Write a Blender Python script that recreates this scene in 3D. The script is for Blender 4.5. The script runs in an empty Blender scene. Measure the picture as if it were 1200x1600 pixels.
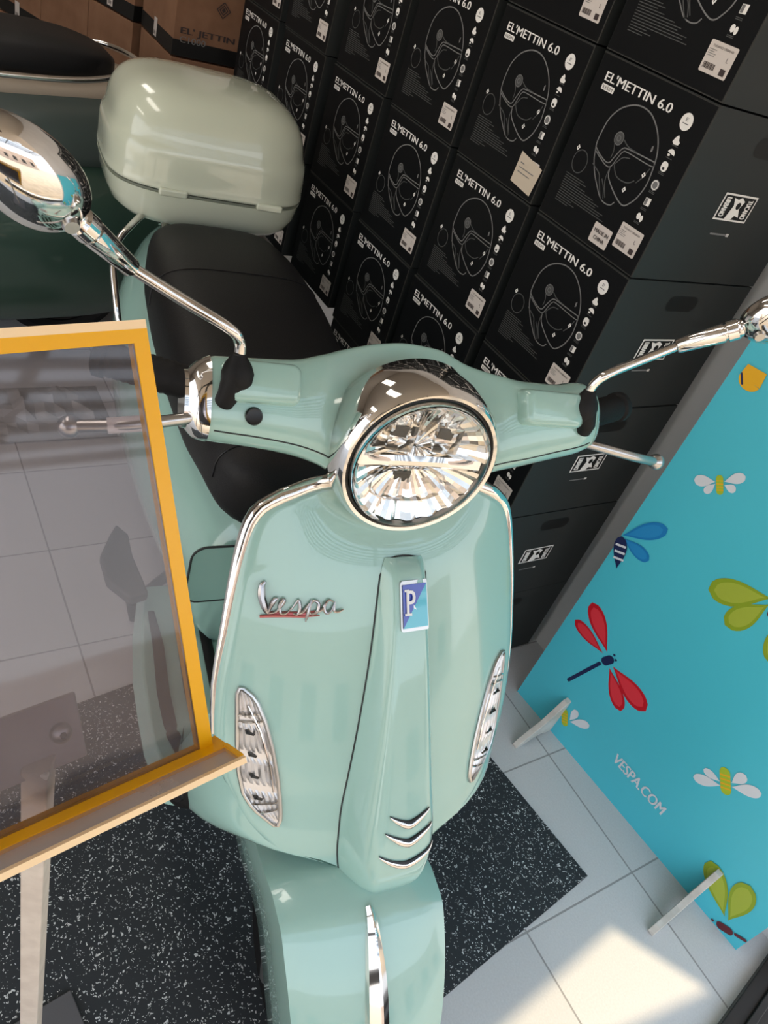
import bpy, bmesh, math, random
from mathutils import Vector, Matrix, noise
random.seed(7)
PI = math.pi
C = bpy.context.scene.collection

# ------------------------------------------------------------------ camera
cam = bpy.data.cameras.new('camera'); camo = bpy.data.objects.new('camera', cam); C.objects.link(camo)
cam.sensor_width = 36; cam.lens = 36 * 1196.6 / 1600; cam.clip_start = .02
RIGHT = Vector((.47237227, .83266643, .28901739)); DOWN = Vector((.66073364, -.11750767, -.74136564)); FWD = Vector((-.58334852, .54116408, -.60567808))
M = Matrix((RIGHT, -DOWN, -FWD)).transposed().to_4x4(); M.translation = (0, 0, 1.42)
camo.matrix_world = M
bpy.context.scene.camera = camo
vs = bpy.context.scene.view_settings
vs.view_transform = 'Standard'; vs.look = 'None'; vs.gamma = 1; vs.use_curve_mapping = False
vs.exposure = 0.5

# ------------------------------------------------------------------ world, sun, lamps
world = bpy.data.worlds.new('sky'); bpy.context.scene.world = world; world.use_nodes = True
wn = world.node_tree.nodes; wl = world.node_tree.links
bg = wn['Background']
tc = wn.new('ShaderNodeTexCoord'); sp = wn.new('ShaderNodeSeparateXYZ'); ramp = wn.new('ShaderNodeValToRGB')
wl.new(tc.outputs['Generated'], sp.inputs[0]); wl.new(sp.outputs['Z'], ramp.inputs[0]); wl.new(ramp.outputs[0], bg.inputs[0])
ramp.color_ramp.elements[0].position = 0; ramp.color_ramp.elements[0].color = (1, .93, .85, 1)
ramp.color_ramp.elements[1].position = .6; ramp.color_ramp.elements[1].color = (.66, .80, .98, 1)
bg.inputs[1].default_value = 1.75
sun = bpy.data.lights.new('sun', 'SUN'); sun.energy = 2.6; sun.angle = math.radians(.6); sun.color = (1, .78, .48)
suno = bpy.data.objects.new('sun', sun); C.objects.link(suno)
SUN = Vector((.45, .30, 1)).normalized()
suno.rotation_euler = SUN.to_track_quat('Z', 'Y').to_euler()

# ------------------------------------------------------------------ helpers
def tag(o, label=None, cat=None, group=None, kind=None):
    if label: o['label'] = label
    if cat: o['category'] = cat
    if group: o['group'] = group
    if kind: o['kind'] = kind
    return o
def empty(name, loc=(0, 0, 0), rz=0):
    o = bpy.data.objects.new(name, None); C.objects.link(o); o.location = loc; o.rotation_euler = (0, 0, rz)
    o.empty_display_size = .05
    return o
MATS = {}
def mat(name, col, rough=.5, metal=0, coat=0, spec=.5, trans=0, alpha=1, emit=None, ior=1.45, bump=0, bscale=200):
    m = bpy.data.materials.new(name); m.use_nodes = True; n = m.node_tree.nodes; l = m.node_tree.links
    b = n['Principled BSDF']; b.inputs['Base Color'].default_value = (*col, 1); b.inputs['Roughness'].default_value = rough
    b.inputs['Metallic'].default_value = metal; b.inputs['Coat Weight'].default_value = coat; b.inputs['Coat Roughness'].default_value = .03
    b.inputs['Specular IOR Level'].default_value = spec; b.inputs['Transmission Weight'].default_value = trans
    b.inputs['Alpha'].default_value = alpha; b.inputs['IOR'].default_value = ior
    if emit: b.inputs['Emission Color'].default_value = (*emit[:3], 1); b.inputs['Emission Strength'].default_value = emit[3]
    if bump:
        t = n.new('ShaderNodeTexCoord'); no = n.new('ShaderNodeTexNoise'); no.inputs['Scale'].default_value = bscale
        no.inputs['Detail'].default_value = 4
        bu = n.new('ShaderNodeBump'); bu.inputs['Strength'].default_value = bump; bu.inputs['Distance'].default_value = .002
        l.new(t.outputs['Object'], no.inputs[0]); l.new(no.outputs[0], bu.inputs['Height']); l.new(bu.outputs[0], b.inputs['Normal'])
    MATS[name] = m
    return m
def vary(m, c1, c2, scale=6, detail=5, lo=.35, hi=.65):
    n = m.node_tree.nodes; l = m.node_tree.links
    t = n.new('ShaderNodeTexCoord'); no = n.new('ShaderNodeTexNoise'); no.inputs['Scale'].default_value = scale; no.inputs['Detail'].default_value = detail
    r = n.new('ShaderNodeValToRGB'); r.color_ramp.elements[0].position = lo; r.color_ramp.elements[1].position = hi
    r.color_ramp.elements[0].color = (*c1, 1); r.color_ramp.elements[1].color = (*c2, 1)
    l.new(t.outputs['Object'], no.inputs[0]); l.new(no.outputs[0], r.inputs[0]); l.new(r.outputs[0], n['Principled BSDF'].inputs['Base Color'])
    return m

class MB:
    """collects shapes into ONE mesh"""
    def __init__(s): s.v = []; s.f = []; s.m = []; s.mats = []
    def mi(s, m):
        if m not in s.mats: s.mats.append(m)
        return s.mats.index(m)
    def add(s, vs_, fs, m):
        k = len(s.v); s.v += [tuple(v) for v in vs_]; i = s.mi(m)
        for f in fs: s.f.append(tuple(k + a for a in f)); s.m.append(i)
    def box(s, lo, hi, m, T=None):
        x0, y0, z0 = lo; x1, y1, z1 = hi
        vv = [Vector(p) for p in ((x0,y0,z0),(x1,y0,z0),(x1,y1,z0),(x0,y1,z0),(x0,y0,z1),(x1,y0,z1),(x1,y1,z1),(x0,y1,z1))]
        if T: vv = [T @ v for v in vv]
        s.add(vv, [(0,3,2,1),(4,5,6,7),(0,1,5,4),(1,2,6,5),(2,3,7,6),(3,0,4,7)], m)
    def quad(s, pts, m): s.add(pts, [tuple(range(len(pts)))], m)
    def loft(s, rings, m, cap=True, closed=True):
        n = len(rings[0]); vv = [p for r in rings for p in r]; ff = []
        for i in range(len(rings) - 1):
            for j in range(n if closed else n - 1):
                a = i*n + j; b = i*n + (j+1) % n
                ff.append((a, b, b + n, a + n))
        if cap and closed: ff.append(tuple(range(n))[::-1]); ff.append(tuple((len(rings)-1)*n + j for j in range(n)))
        s.add(vv, ff, m)
    def tube(s, pts, r, m, n=12, flat=1, up=None, cap=True, closed=False):
        pts = [Vector(p) for p in pts]; N = len(pts)
        rs = r if isinstance(r, (list, tuple)) else [r]*N
        rings = []; prev = None
        for i, p in enumerate(pts):
            if closed: t = pts[(i+1) % N] - pts[i-1]
            else: t = pts[min(i+1, N-1)] - pts[max(i-1, 0)]
            if t.length < 1e-9: t = Vector((0, 0, 1))
            t.normalize()
            if up is not None: u = Vector(up) - t*t.dot(Vector(up))
            elif prev is None: u = t.orthogonal()
            else: u = prev - t*t.dot(prev)
            if u.length < 1e-6: u = t.orthogonal()
            u.normalize(); prev = u; w = t.cross(u)
            rings.append([p + u*(math.cos(a)*rs[i]*flat) + w*(math.sin(a)*rs[i]) for a in (2*PI*k/n for k in range(n))])
        if closed: rings.append(rings[0]); cap = False
        s.loft(rings, m, cap)
    def lathe(s, prof, m, origin=(0,0,0), axis=(0,0,1), n=48, up=None, cap=False):
        ax = Vector(axis).normalized(); u = (Vector(up) if up else ax.orthogonal()); u = (u - ax*ax.dot(u)).normalized(); w = ax.cross(u); o = Vector(origin)
        s.loft([[o + ax*h + u*(r*math.cos(a)) + w*(r*math.sin(a)) for a in (2*PI*k/n for k in range(n))] for r, h in prof], m, cap)
    def sphere(s, c, r, m, n=20, k=12, sc=(1,1,1), T=None):
        c = Vector(c); rings = []
        for i in range(k+1):
            th = PI*i/k
            ring = [Vector((sc[0]*r*math.sin(th)*math.cos(a), sc[1]*r*math.sin(th)*math.sin(a), sc[2]*r*math.cos(th))) for a in (2*PI*j/n for j in range(n))]
            if T: ring = [T @ p for p in ring]
            rings.append([c + p for p in ring])
        s.loft(rings, m, cap=False)
    def xform(s, fn): s.v = [tuple(fn(Vector(v))) for v in s.v]; return s
    def build(s, name, parent=None, smooth=True, bevel=0, bseg=2, sub=0, solid=0, angle=40, merge=False):
        me = bpy.data.meshes.new(name); me.from_pydata(s.v, [], s.f); 
        for m in s.mats: me.materials.append(m)
        for p, i in zip(me.polygons, s.m): p.material_index = i
        bm = bmesh.new(); bm.from_mesh(me)
        if merge: bmesh.ops.remove_doubles(bm, verts=bm.verts, dist=1e-5)
        bmesh.ops.dissolve_degenerate(bm, edges=bm.edges, dist=1e-7)
        bmesh.ops.recalc_face_normals(bm, faces=bm.faces); bm.to_mesh(me); bm.free()
        if smooth: me.shade_smooth(); me.set_sharp_from_angle(angle=math.radians(angle))
        o = bpy.data.objects.new(name, me); C.objects.link(o)
        if parent: o.parent = parent
        if solid: d = o.modifiers.new('thickness', 'SOLIDIFY'); d.thickness = solid; d.offset = 0
        if bevel: d = o.modifiers.new('bevel', 'BEVEL'); d.width = bevel; d.segments = bseg; d.limit_method = 'ANGLE'; d.harden_normals = True
        if sub: d = o.modifiers.new('sub', 'SUBSURF'); d.levels = sub; d.render_levels = sub
        return o
def interp(x, xs, ys):
    if x <= xs[0]: return ys[0]
    for i in range(1, len(xs)):
        if x <= xs[i]:
            t = (x - xs[i-1]) / (xs[i] - xs[i-1]); return ys[i-1] + t*(ys[i] - ys[i-1])
    return ys[-1]
def smooth_interp(x, xs, ys):
    n = len(xs)
    if x <= xs[0]: return ys[0]
    if x >= xs[-1]: return ys[-1]
    d = [(ys[i+1]-ys[i])/(xs[i+1]-xs[i]) for i in range(n-1)]
    t = [d[0]] + [0 if d[i-1]*d[i] <= 0 else 2*d[i-1]*d[i]/(d[i-1]+d[i]) for i in range(1, n-1)] + [d[-1]]
    for i in range(1, n):
        if x <= xs[i]:
            h = xs[i]-xs[i-1]; u = (x-xs[i-1])/h
            return (2*u**3-3*u*u+1)*ys[i-1] + (u**3-2*u*u+u)*h*t[i-1] + (-2*u**3+3*u*u)*ys[i] + (u**3-u*u)*h*t[i]
def catmull(pts, k=6):
    pts = [Vector(p) for p in pts]; out = []
    P = [pts[0]*2 - pts[1]] + pts + [pts[-1]*2 - pts[-2]]
    for i in range(1, len(P)-2):
        a, b, c, d = P[i-1:i+3]
        for j in range(k):
            t = j/k; out.append(.5*((2*b) + (c-a)*t + (2*a-5*b+4*c-d)*t*t + (3*b-a-3*c+d)*t**3))
    out.append(pts[-1]); return out
def superel(hw, hh, p, n=40):
    out = []
    for k in range(n):
        a = 2*PI*k/n; c, s = math.cos(a), math.sin(a)
        out.append((hw*math.copysign(abs(c)**(2/p), c), hh*math.copysign(abs(s)**(2/p), s)))
    return out
_tc = {}
def text_polys(txt, bold=0.0):
    """outline font text -> (verts 2D, faces) with cap height 1"""
    if (txt, bold) in _tc: return _tc[(txt, bold)]
    cu = bpy.data.curves.new('t', 'FONT'); cu.body = txt; cu.size = 1; cu.offset = bold; cu.resolution_u = 4
    o = bpy.data.objects.new('t', cu); C.objects.link(o); bpy.context.view_layer.update()
    me = o.to_mesh(); vv = [(v.co.x, v.co.y) for v in me.vertices]; ff = [tuple(p.vertices) for p in me.polygons]
    o.to_mesh_clear(); bpy.data.objects.remove(o); bpy.data.curves.remove(cu)
    x0 = min(v[0] for v in vv); x1 = max(v[0] for v in vv); y0 = min(v[1] for v in vv); y1 = max(v[1] for v in vv)
    vv = [((x-x0)/(x1-x0), (y-y0)/(y1-y0)) for x, y in vv]
    _tc[(txt, bold)] = (vv, ff); return vv, ff
def put_text(mb, txt, m, f, x0, y0, x1, y1, bold=0.0):
    """text stretched over the rectangle x0..x1, y0..y1; f maps (x,y) to 3D; bold strokes by overlaid copies"""
    vv, ff = text_polys(txt, 0); d = bold*(y1-y0)*2.2
    o_ = Vector(f(x0, y0)); n_r = (Vector(f(x1, y0))-o_).cross(Vector(f(x0, y1))-o_).normalized()
    for k, dx in enumerate((0,) if bold == 0 else (0, d/2, d)): mb.add([Vector(f(x0+(x1-x0-d)*a+dx, y0+(y1-y0)*b)) + n_r*(k*.00018) for a, b in vv], ff, m)
def ribbon(mb, pts, w, m, f, closed=False):
    N = len(pts); L = []; Rr = []
    for i in range(N):
        if closed: a, b = pts[i-1], pts[(i+1) % N]
        else: a, b = pts[max(i-1, 0)], pts[min(i+1, N-1)]
        dx, dy = b[0]-a[0], b[1]-a[1]; d = math.hypot(dx, dy) or 1
        nx, ny = -dy/d*w/2, dx/d*w/2
        L.append(f(pts[i][0]+nx, pts[i][1]+ny)); Rr.append(f(pts[i][0]-nx, pts[i][1]-ny))
    fs = [(i, (i+1) % N, N+(i+1) % N, N+i) for i in range(N if closed else N-1)]
    mb.add(L+Rr, fs, m)
def disc(cx, cy, rx, ry, n=24, a0=0, a1=2*PI): return [(cx+rx*math.cos(a0+(a1-a0)*k/n), cy+ry*math.sin(a0+(a1-a0)*k/n)) for k in range(n)]
def rrect(x0, y0, x1, y1, r, n=4):
    out = []
    for cx, cy, a in ((x1-r, y1-r, 0), (x0+r, y1-r, PI/2), (x0+r, y0+r, PI), (x1-r, y0+r, 1.5*PI)):
        out += [(cx+r*math.cos(a+PI/2*k/n), cy+r*math.sin(a+PI/2*k/n)) for k in range(n+1)]
    return out

# ------------------------------------------------------------------ materials
mint = mat('mint_paint', (.335, .54, .485), .20, coat=1)
mintd = mat('mint_paint_lid', (.56, .60, .48), .25, coat=1)
chrome = mat('chrome', (.80, .78, .76), .06, 1)
chromed = mat('satin_metal', (.55, .54, .53), .28, 1)
rubber = mat('black_rubber', (.007, .007, .0075), .6, spec=.3, bump=.2)
blackp = mat('black_plastic', (.010, .010, .011), .35)
leather = mat('black_leatherette', (.007, .007, .008), .5, spec=.35, bump=.35, bscale=500)
darkgap = mat('shadow_gap', (.01, .012, .012), .8)
amber = mat('amber_acrylic', (1, .50, .005), .25, trans=.15, emit=None)
amberpale = mat('pale_edge_acrylic', (.95, .70, .42), .3)
white = mat('white_print', (.88, .86, .83), .6)
greyp = mat('grey_print', (.075, .078, .078), .6)
greyl = mat('grey_print_light', (.19, .19, .19), .6)
stick = mat('sticker_paper', (.66, .60, .56), .6)
inkd = mat('ink_dark', (.05, .035, .035), .6)
carton = mat('black_carton', (.0042, .0048, .0058), .5, spec=.22)
cartons_ = mat('grey_black_carton_side', (.028, .032, .032), .5, spec=.35)
cedge = mat('carton_edge_fold', (.032, .032, .029), .6)
brown = vary(mat('brown_cardboard', (.26, .13, .07), .75), (.22, .11, .06), (.27, .14, .08), 12)
black = mat('matte_black_print', (.006, .006, .006), .5)
red = mat('red_print', (.55, .008, .02), .35); redl = mat('red_print_light', (.75, .04, .06), .35)
green = mat('green_print', (.27, .38, .02), .4); greenl = mat('green_print_light', (.38, .47, .05), .4)
navy = mat('navy_print', (.012, .02, .09), .4)
bluep = mat('blue_print', (.01, .21, .55), .4); bluel = mat('blue_print_light', (.02, .27, .62), .4)
yellow = mat('yellow_print', (.85, .45, .01), .4)
whitep = mat('white_wing_print', (.72, .76, .82), .4)
lime = mat('lime_print', (.42, .55, .03), .4)
maroon = mat('maroon_print', (.12, .015, .025), .4)
teal = mat('teal_board_print', (.075, .56, .70), .38)
glassm = mat('clear_lens', (1, 1, 1), .02, trans=1, ior=1.3)
sigref = mat('signal_reflector', (.86, .84, .83), .33, .85)
lensref = mat('lamp_reflector', (.88, .85, .80), .12, 1, bump=0)
led = mat('led_dark', (.02, .02, .02), .2)
badgeb = mat('badge_blue', (.02, .05, .42), .25, coat=1); badgec = mat('badge_cyan', (.12, .52, .66), .25, coat=1); badgew = mat('badge_white', (.8, .8, .82), .3)
scriptred = mat('script_shade', (.5, .14, .14), .3, .6)
wood = vary(mat('whitewashed_wood', (.62, .60, .56), .6), (.52, .50, .46), (.68, .66, .62), 25)
postm = vary(mat('cream_metal_post', (.60, .53, .46), .5), (.55, .48, .42), (.63, .56, .49), 60)
platem = mat('grey_steel_plate', (.42, .40, .41), .4, .3)
dkgreen = mat('dark_green_paint', (.028, .060, .045), .35, coat=.5)
greygreen = mat('grey_green_upper', (.065, .085, .08), .35, coat=.4)  # greyer, paler green on the upper rear body
tan = mat('tan_trim', (.36, .30, .24), .5)
indoorgrey = mat('dark_slot', (.03, .035, .035), .6)

# clear acrylic sheet: mostly see-through, slightly milky, glossy
acr = bpy.data.materials.new('clear_acrylic'); acr.use_nodes = True
n_ = acr.node_tree.nodes; l_ = acr.node_tree.links; n_.clear()
out = n_.new('ShaderNodeOutputMaterial'); mx = n_.new('ShaderNodeMixShader'); mx2 = n_.new('ShaderNodeMixShader')
tr = n_.new('ShaderNodeBsdfTransparent'); tr.inputs[0].default_value = (.70, .66, .665, 1)
gl = n_.new('ShaderNodeBsdfGlossy'); gl.inputs['Roughness'].default_value = .04; gl.inputs[0].default_value = (.9, .9, .9, 1)
df = n_.new('ShaderNodeBsdfDiffuse'); df.inputs[0].default_value = (.75, .70, .72, 1)
fr = n_.new('ShaderNodeFresnel'); fr.inputs[0].default_value = 1.49
l_.new(fr.outputs[0], mx.inputs[0]); l_.new(tr.outputs[0], mx.inputs[1]); l_.new(gl.outputs[0], mx.inputs[2])
tcx = n_.new('ShaderNodeTexCoord'); nz = n_.new('ShaderNodeTexNoise'); nz.inputs['Scale'].default_value = 9; nz.inputs['Detail'].default_value = 8
rp = n_.new('ShaderNodeMapRange'); rp.inputs[1].default_value = .3; rp.inputs[2].default_value = .8; rp.inputs[3].default_value = .03; rp.inputs[4].default_value = .09
l_.new(tcx.outputs['Object'], nz.inputs[0]); l_.new(nz.outputs[0], rp.inputs[0]); l_.new(rp.outputs[0], mx2.inputs[0])
l_.new(mx.outputs[0], mx2.inputs[1]); l_.new(df.outputs[0], mx2.inputs[2]); l_.new(mx2.outputs[0], out.inputs[0])

acr2 = acr.copy(); acr2.name = 'milky_acrylic'
for nd in acr2.node_tree.nodes:
    if nd.type == 'BSDF_TRANSPARENT': nd.inputs[0].default_value = (.92, .90, .89, 1)
    if nd.type == 'MAP_RANGE': nd.inputs[3].default_value = .12; nd.inputs[4].default_value = .28
    if nd.type == 'BSDF_GLOSSY': nd.inputs['Roughness'].default_value = .35
# floor tiles (world aligned, .32 m)
tile = bpy.data.materials.new('grey_floor_tiles'); tile.use_nodes = True
n_ = tile.node_tree.nodes; l_ = tile.node_tree.links; b_ = n_['Principled BSDF']
tcx = n_.new('ShaderNodeTexCoord'); mp = n_.new('ShaderNodeMapping'); mp.inputs['Location'].default_value = (.197, -.316, 0)
br = n_.new('ShaderNodeTexBrick'); br.offset = 0; br.inputs['Scale'].default_value = 1; br.inputs['Brick Width'].default_value = .3; br.inputs['Row Height'].default_value = .31
br.inputs['Mortar Size'].default_value = .0022; br.inputs['Mortar Smooth'].default_value = .3
br.inputs['Color1'].default_value = (.62, .615, .62, 1); br.inputs['Color2'].default_value = (.67, .665, .67, 1); br.inputs['Mortar'].default_value = (.34, .33, .33, 1)
l_.new(tcx.outputs['Object'], mp.inputs[0]); l_.new(mp.outputs[0], br.inputs[0])
nz = n_.new('ShaderNodeTexNoise'); nz.inputs['Scale'].default_value = 260; nz.inputs['Detail'].default_value = 2
mixc = n_.new('ShaderNodeMixRGB'); mixc.blend_type = 'MULTIPLY'; mixc.inputs[0].default_value = .5
rr = n_.new('ShaderNodeMapRange'); rr.inputs[3].default_value = .75; rr.inputs[4].default_value = 1.2
l_.new(tcx.outputs['Object'], nz.inputs[0]); l_.new(nz.outputs[0], rr.inputs[0]); l_.new(br.outputs[0], mixc.inputs[1]); l_.new(rr.outputs[0], mixc.inputs[2])
l_.new(mixc.outputs[0], b_.inputs['Base Color']); b_.inputs['Roughness'].default_value = .5
bu = n_.new('ShaderNodeBump'); bu.inputs['Strength'].default_value = .4; bu.inputs['Distance'].default_value = .003; bu.invert = True
l_.new(br.outputs['Fac'], bu.inputs['Height']); l_.new(bu.outputs[0], b_.inputs['Normal'])

# speckled rubber mat
speck = bpy.data.materials.new('speckled_rubber'); speck.use_nodes = True
n_ = speck.node_tree.nodes; l_ = speck.node_tree.links; b_ = n_['Principled BSDF']
tcx = n_.new('ShaderNodeTexCoord'); nzd = n_.new('ShaderNodeTexNoise'); nzd.inputs['Scale'].default_value = 90
va = n_.new('ShaderNodeMixRGB'); va.blend_type = 'ADD'; va.inputs[0].default_value = .02
l_.new(tcx.outputs['Object'], va.inputs[1]); l_.new(tcx.outputs['Object'], nzd.inputs[0]); l_.new(nzd.outputs['Color'], va.inputs[2])
vo = n_.new('ShaderNodeTexVoronoi'); vo.inputs['Scale'].default_value = 235; vo.inputs['Randomness'].default_value = 1
l_.new(va.outputs[0], vo.inputs[0])
sepc = n_.new('ShaderNodeSeparateColor'); l_.new(vo.outputs['Color'], sepc.inputs[0])
g1 = n_.new('ShaderNodeMath'); g1.operation = 'MULTIPLY'; g1.inputs[1].default_value = .45; l_.new(sepc.outputs[0], g1.inputs[0])
g2 = n_.new('ShaderNodeMath'); g2.operation = 'LESS_THAN'; l_.new(vo.outputs['Distance'], g2.inputs[0]); l_.new(g1.outputs[0], g2.inputs[1])
g3 = n_.new('ShaderNodeMath'); g3.operation = 'GREATER_THAN'; g3.inputs[1].default_value = .30; l_.new(sepc.outputs[1], g3.inputs[0])
g4 = n_.new('ShaderNodeMath'); g4.operation = 'MULTIPLY'; l_.new(g2.outputs[0], g4.inputs[0]); l_.new(g3.outputs[0], g4.inputs[1])
mc = n_.new('ShaderNodeMixRGB'); mc.inputs[1].default_value = (.022, .027, .032, 1); mc.inputs[2].default_value = (.66, .68, .68, 1); l_.new(g4.outputs[0], mc.inputs[0])
l_.new(mc.outputs[0], b_.inputs['Base Color']); b_.inputs['Roughness'].default_value = .75

wallm = vary(mat('grey_wall', (.68, .66, .65), .8), (.64, .62, .61), (.70, .68, .67), 3)
wallw = mat('shop_wall', (.30, .27, .24), .85)
ceilm = mat('ceiling_plaster', (.42, .37, .32), .9)
pave = vary(mat('sunlit_pavement', (.58, .49, .38), .9), (.52, .44, .34), (.64, .54, .42), 4)
dframe = mat('dark_bronze_frame', (.03, .028, .027), .4, .5)
alu = mat('aluminium_strip', (.5, .5, .5), .35, 1)

# ------------------------------------------------------------------ setting
def struct(name, mb, **k): return tag(mb.build(name, **k), kind='structure')
b = MB(); b.box((-4.2, -3.2, -.05), (.1, 1.47, 0), tile); fl = struct('floor', b, smooth=False)
b = MB(); b.box((-4.2, 1.45, 0), (.1, 1.55, 2.7), wallm); struct('wall_right', b, smooth=False)
b = MB(); b.box((-4.3, -3.2, 0), (-4.2, 1.55, 2.7), wallw); struct('wall_back', b, smooth=False)
b = MB(); b.box((-4.3, -3.3, 0), (-1.9, -3.2, 2.7), wallw); struct('wall_left', b, smooth=False)
# ceiling with an added, unseen awning; its slot is shaped to pass the sun patch
Q = [(-.13, 1.115), (.045, 1.232), (-.02, .75), (-.085, .75)]
Q = [(x + 2.7*.45, y + 2.7*.30) for x, y in Q]
b = MB(); X0, X1, Y0, Y1 = -4.3, 1.35, -3.3, 4.0
o4 = [(X0, Y1), (X1, Y1), (X1, Y0), (X0, Y0)]
vv = [(x, y, 2.7) for x, y in o4] + [(x, y, 2.7) for x, y in Q]
b.add(vv, [(0, 1, 5, 4), (1, 2, 6, 5), (2, 3, 7, 6), (3, 0, 4, 7)], ceilm); struct('ceiling', b, smooth=False, solid=.01)
b = MB()  # unseen slats beyond the awning, added for striped reflections on the scooter
for k in range(7): b.box((1.50 + .16*k, -3.3, 2.68), (1.525 + .16*k, 4.0, 2.72), dframe)
for y in (-2.4, -.6, 1.2, 3.0): b.box((1.35, y, 2.66), (2.5, y+.05, 2.70), dframe)
struct('added_slats', b, smooth=False)
b = MB()  # unseen shopfront posts and lintel, added for dark streaks in the chrome
for y in (-1.55, -.50): b.box((.20, y, -.06), (.27, y+.06, 2.69), dframe)
b.box((.20, -3.3, 2.30), (.27, .60, 2.36), dframe); b.box((.20, .54, 2.30), (.27, .60, 2.69), dframe)
struct('added_shopfront', b, smooth=False)
facade = vary(mat('facade_render', (.6, .46, .36), .9), (.52, .38, .3), (.65, .52, .42), .8)
b = MB(); b.box((14, -14, -.06), (15, 14, 4.6), facade)  # unseen facade opposite, added to enrich the chrome's reflections
for k in range(9):
    for z in (.9,): b.box((13.95, -12.6+3*k, z), (14.0, -11.3+3*k, z+1.7), led)
struct('wall_street', b, smooth=False)
b = MB(); b.box((.1, -40, -.16), (60, 40, -.06), pave); struct('trim_1', b, smooth=False)
# door threshold, lower right corner
b = MB(); T = Matrix.Translation((.055, 1.424, 0)) @ Matrix.Rotation(-PI/2 + .17, 4, 'Z')
b.box((-.03, 0, -.05), (1.6, .075, .02), dframe, T); b.box((-.03, .03, .02), (1.6, .045, .028), dframe, T); struct('trim_2', b, bevel=.002)
b = MB(); b.box((-.03, .076, -.05), (1.6, .16, .012), alu, T); struct('trim_3', b, bevel=.002)

for i, (x, y) in enumerate(((-1.6, -.2), (-1.6, -1.7), (-3.1, .2))):
    cl = empty('ceiling_light', (x, y, 2.69)); tag(cl, 'long ceiling light panel above the shop floor', 'ceiling light', 'ceiling lights', None)
    b = MB(); b.box((-.65, -.16, -.05), (.65, .16, 0), white); b.build('housing', cl, bevel=.005)
    b = MB(); b.box((-.6, -.13, -.055), (.6, .13, -.05), mat('lit_diffuser', (1, 1, 1), .5, emit=(1, .93, .82, 5))); b.build('diffuser', cl, smooth=False)

# speckled mat under the scooter
b = MB(); T = Matrix.Translation((-.231, 1.136, 0)) @ Matrix.Rotation(PI/2 + .14, 4, 'Z')
b.box((-1.75, 0, .0005), (0, .83, .005), speck, T); tag(b.build('rubber_mat', bevel=.001), 'black rubber floor mat with white speckles under the mint scooter', 'mat')

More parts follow.
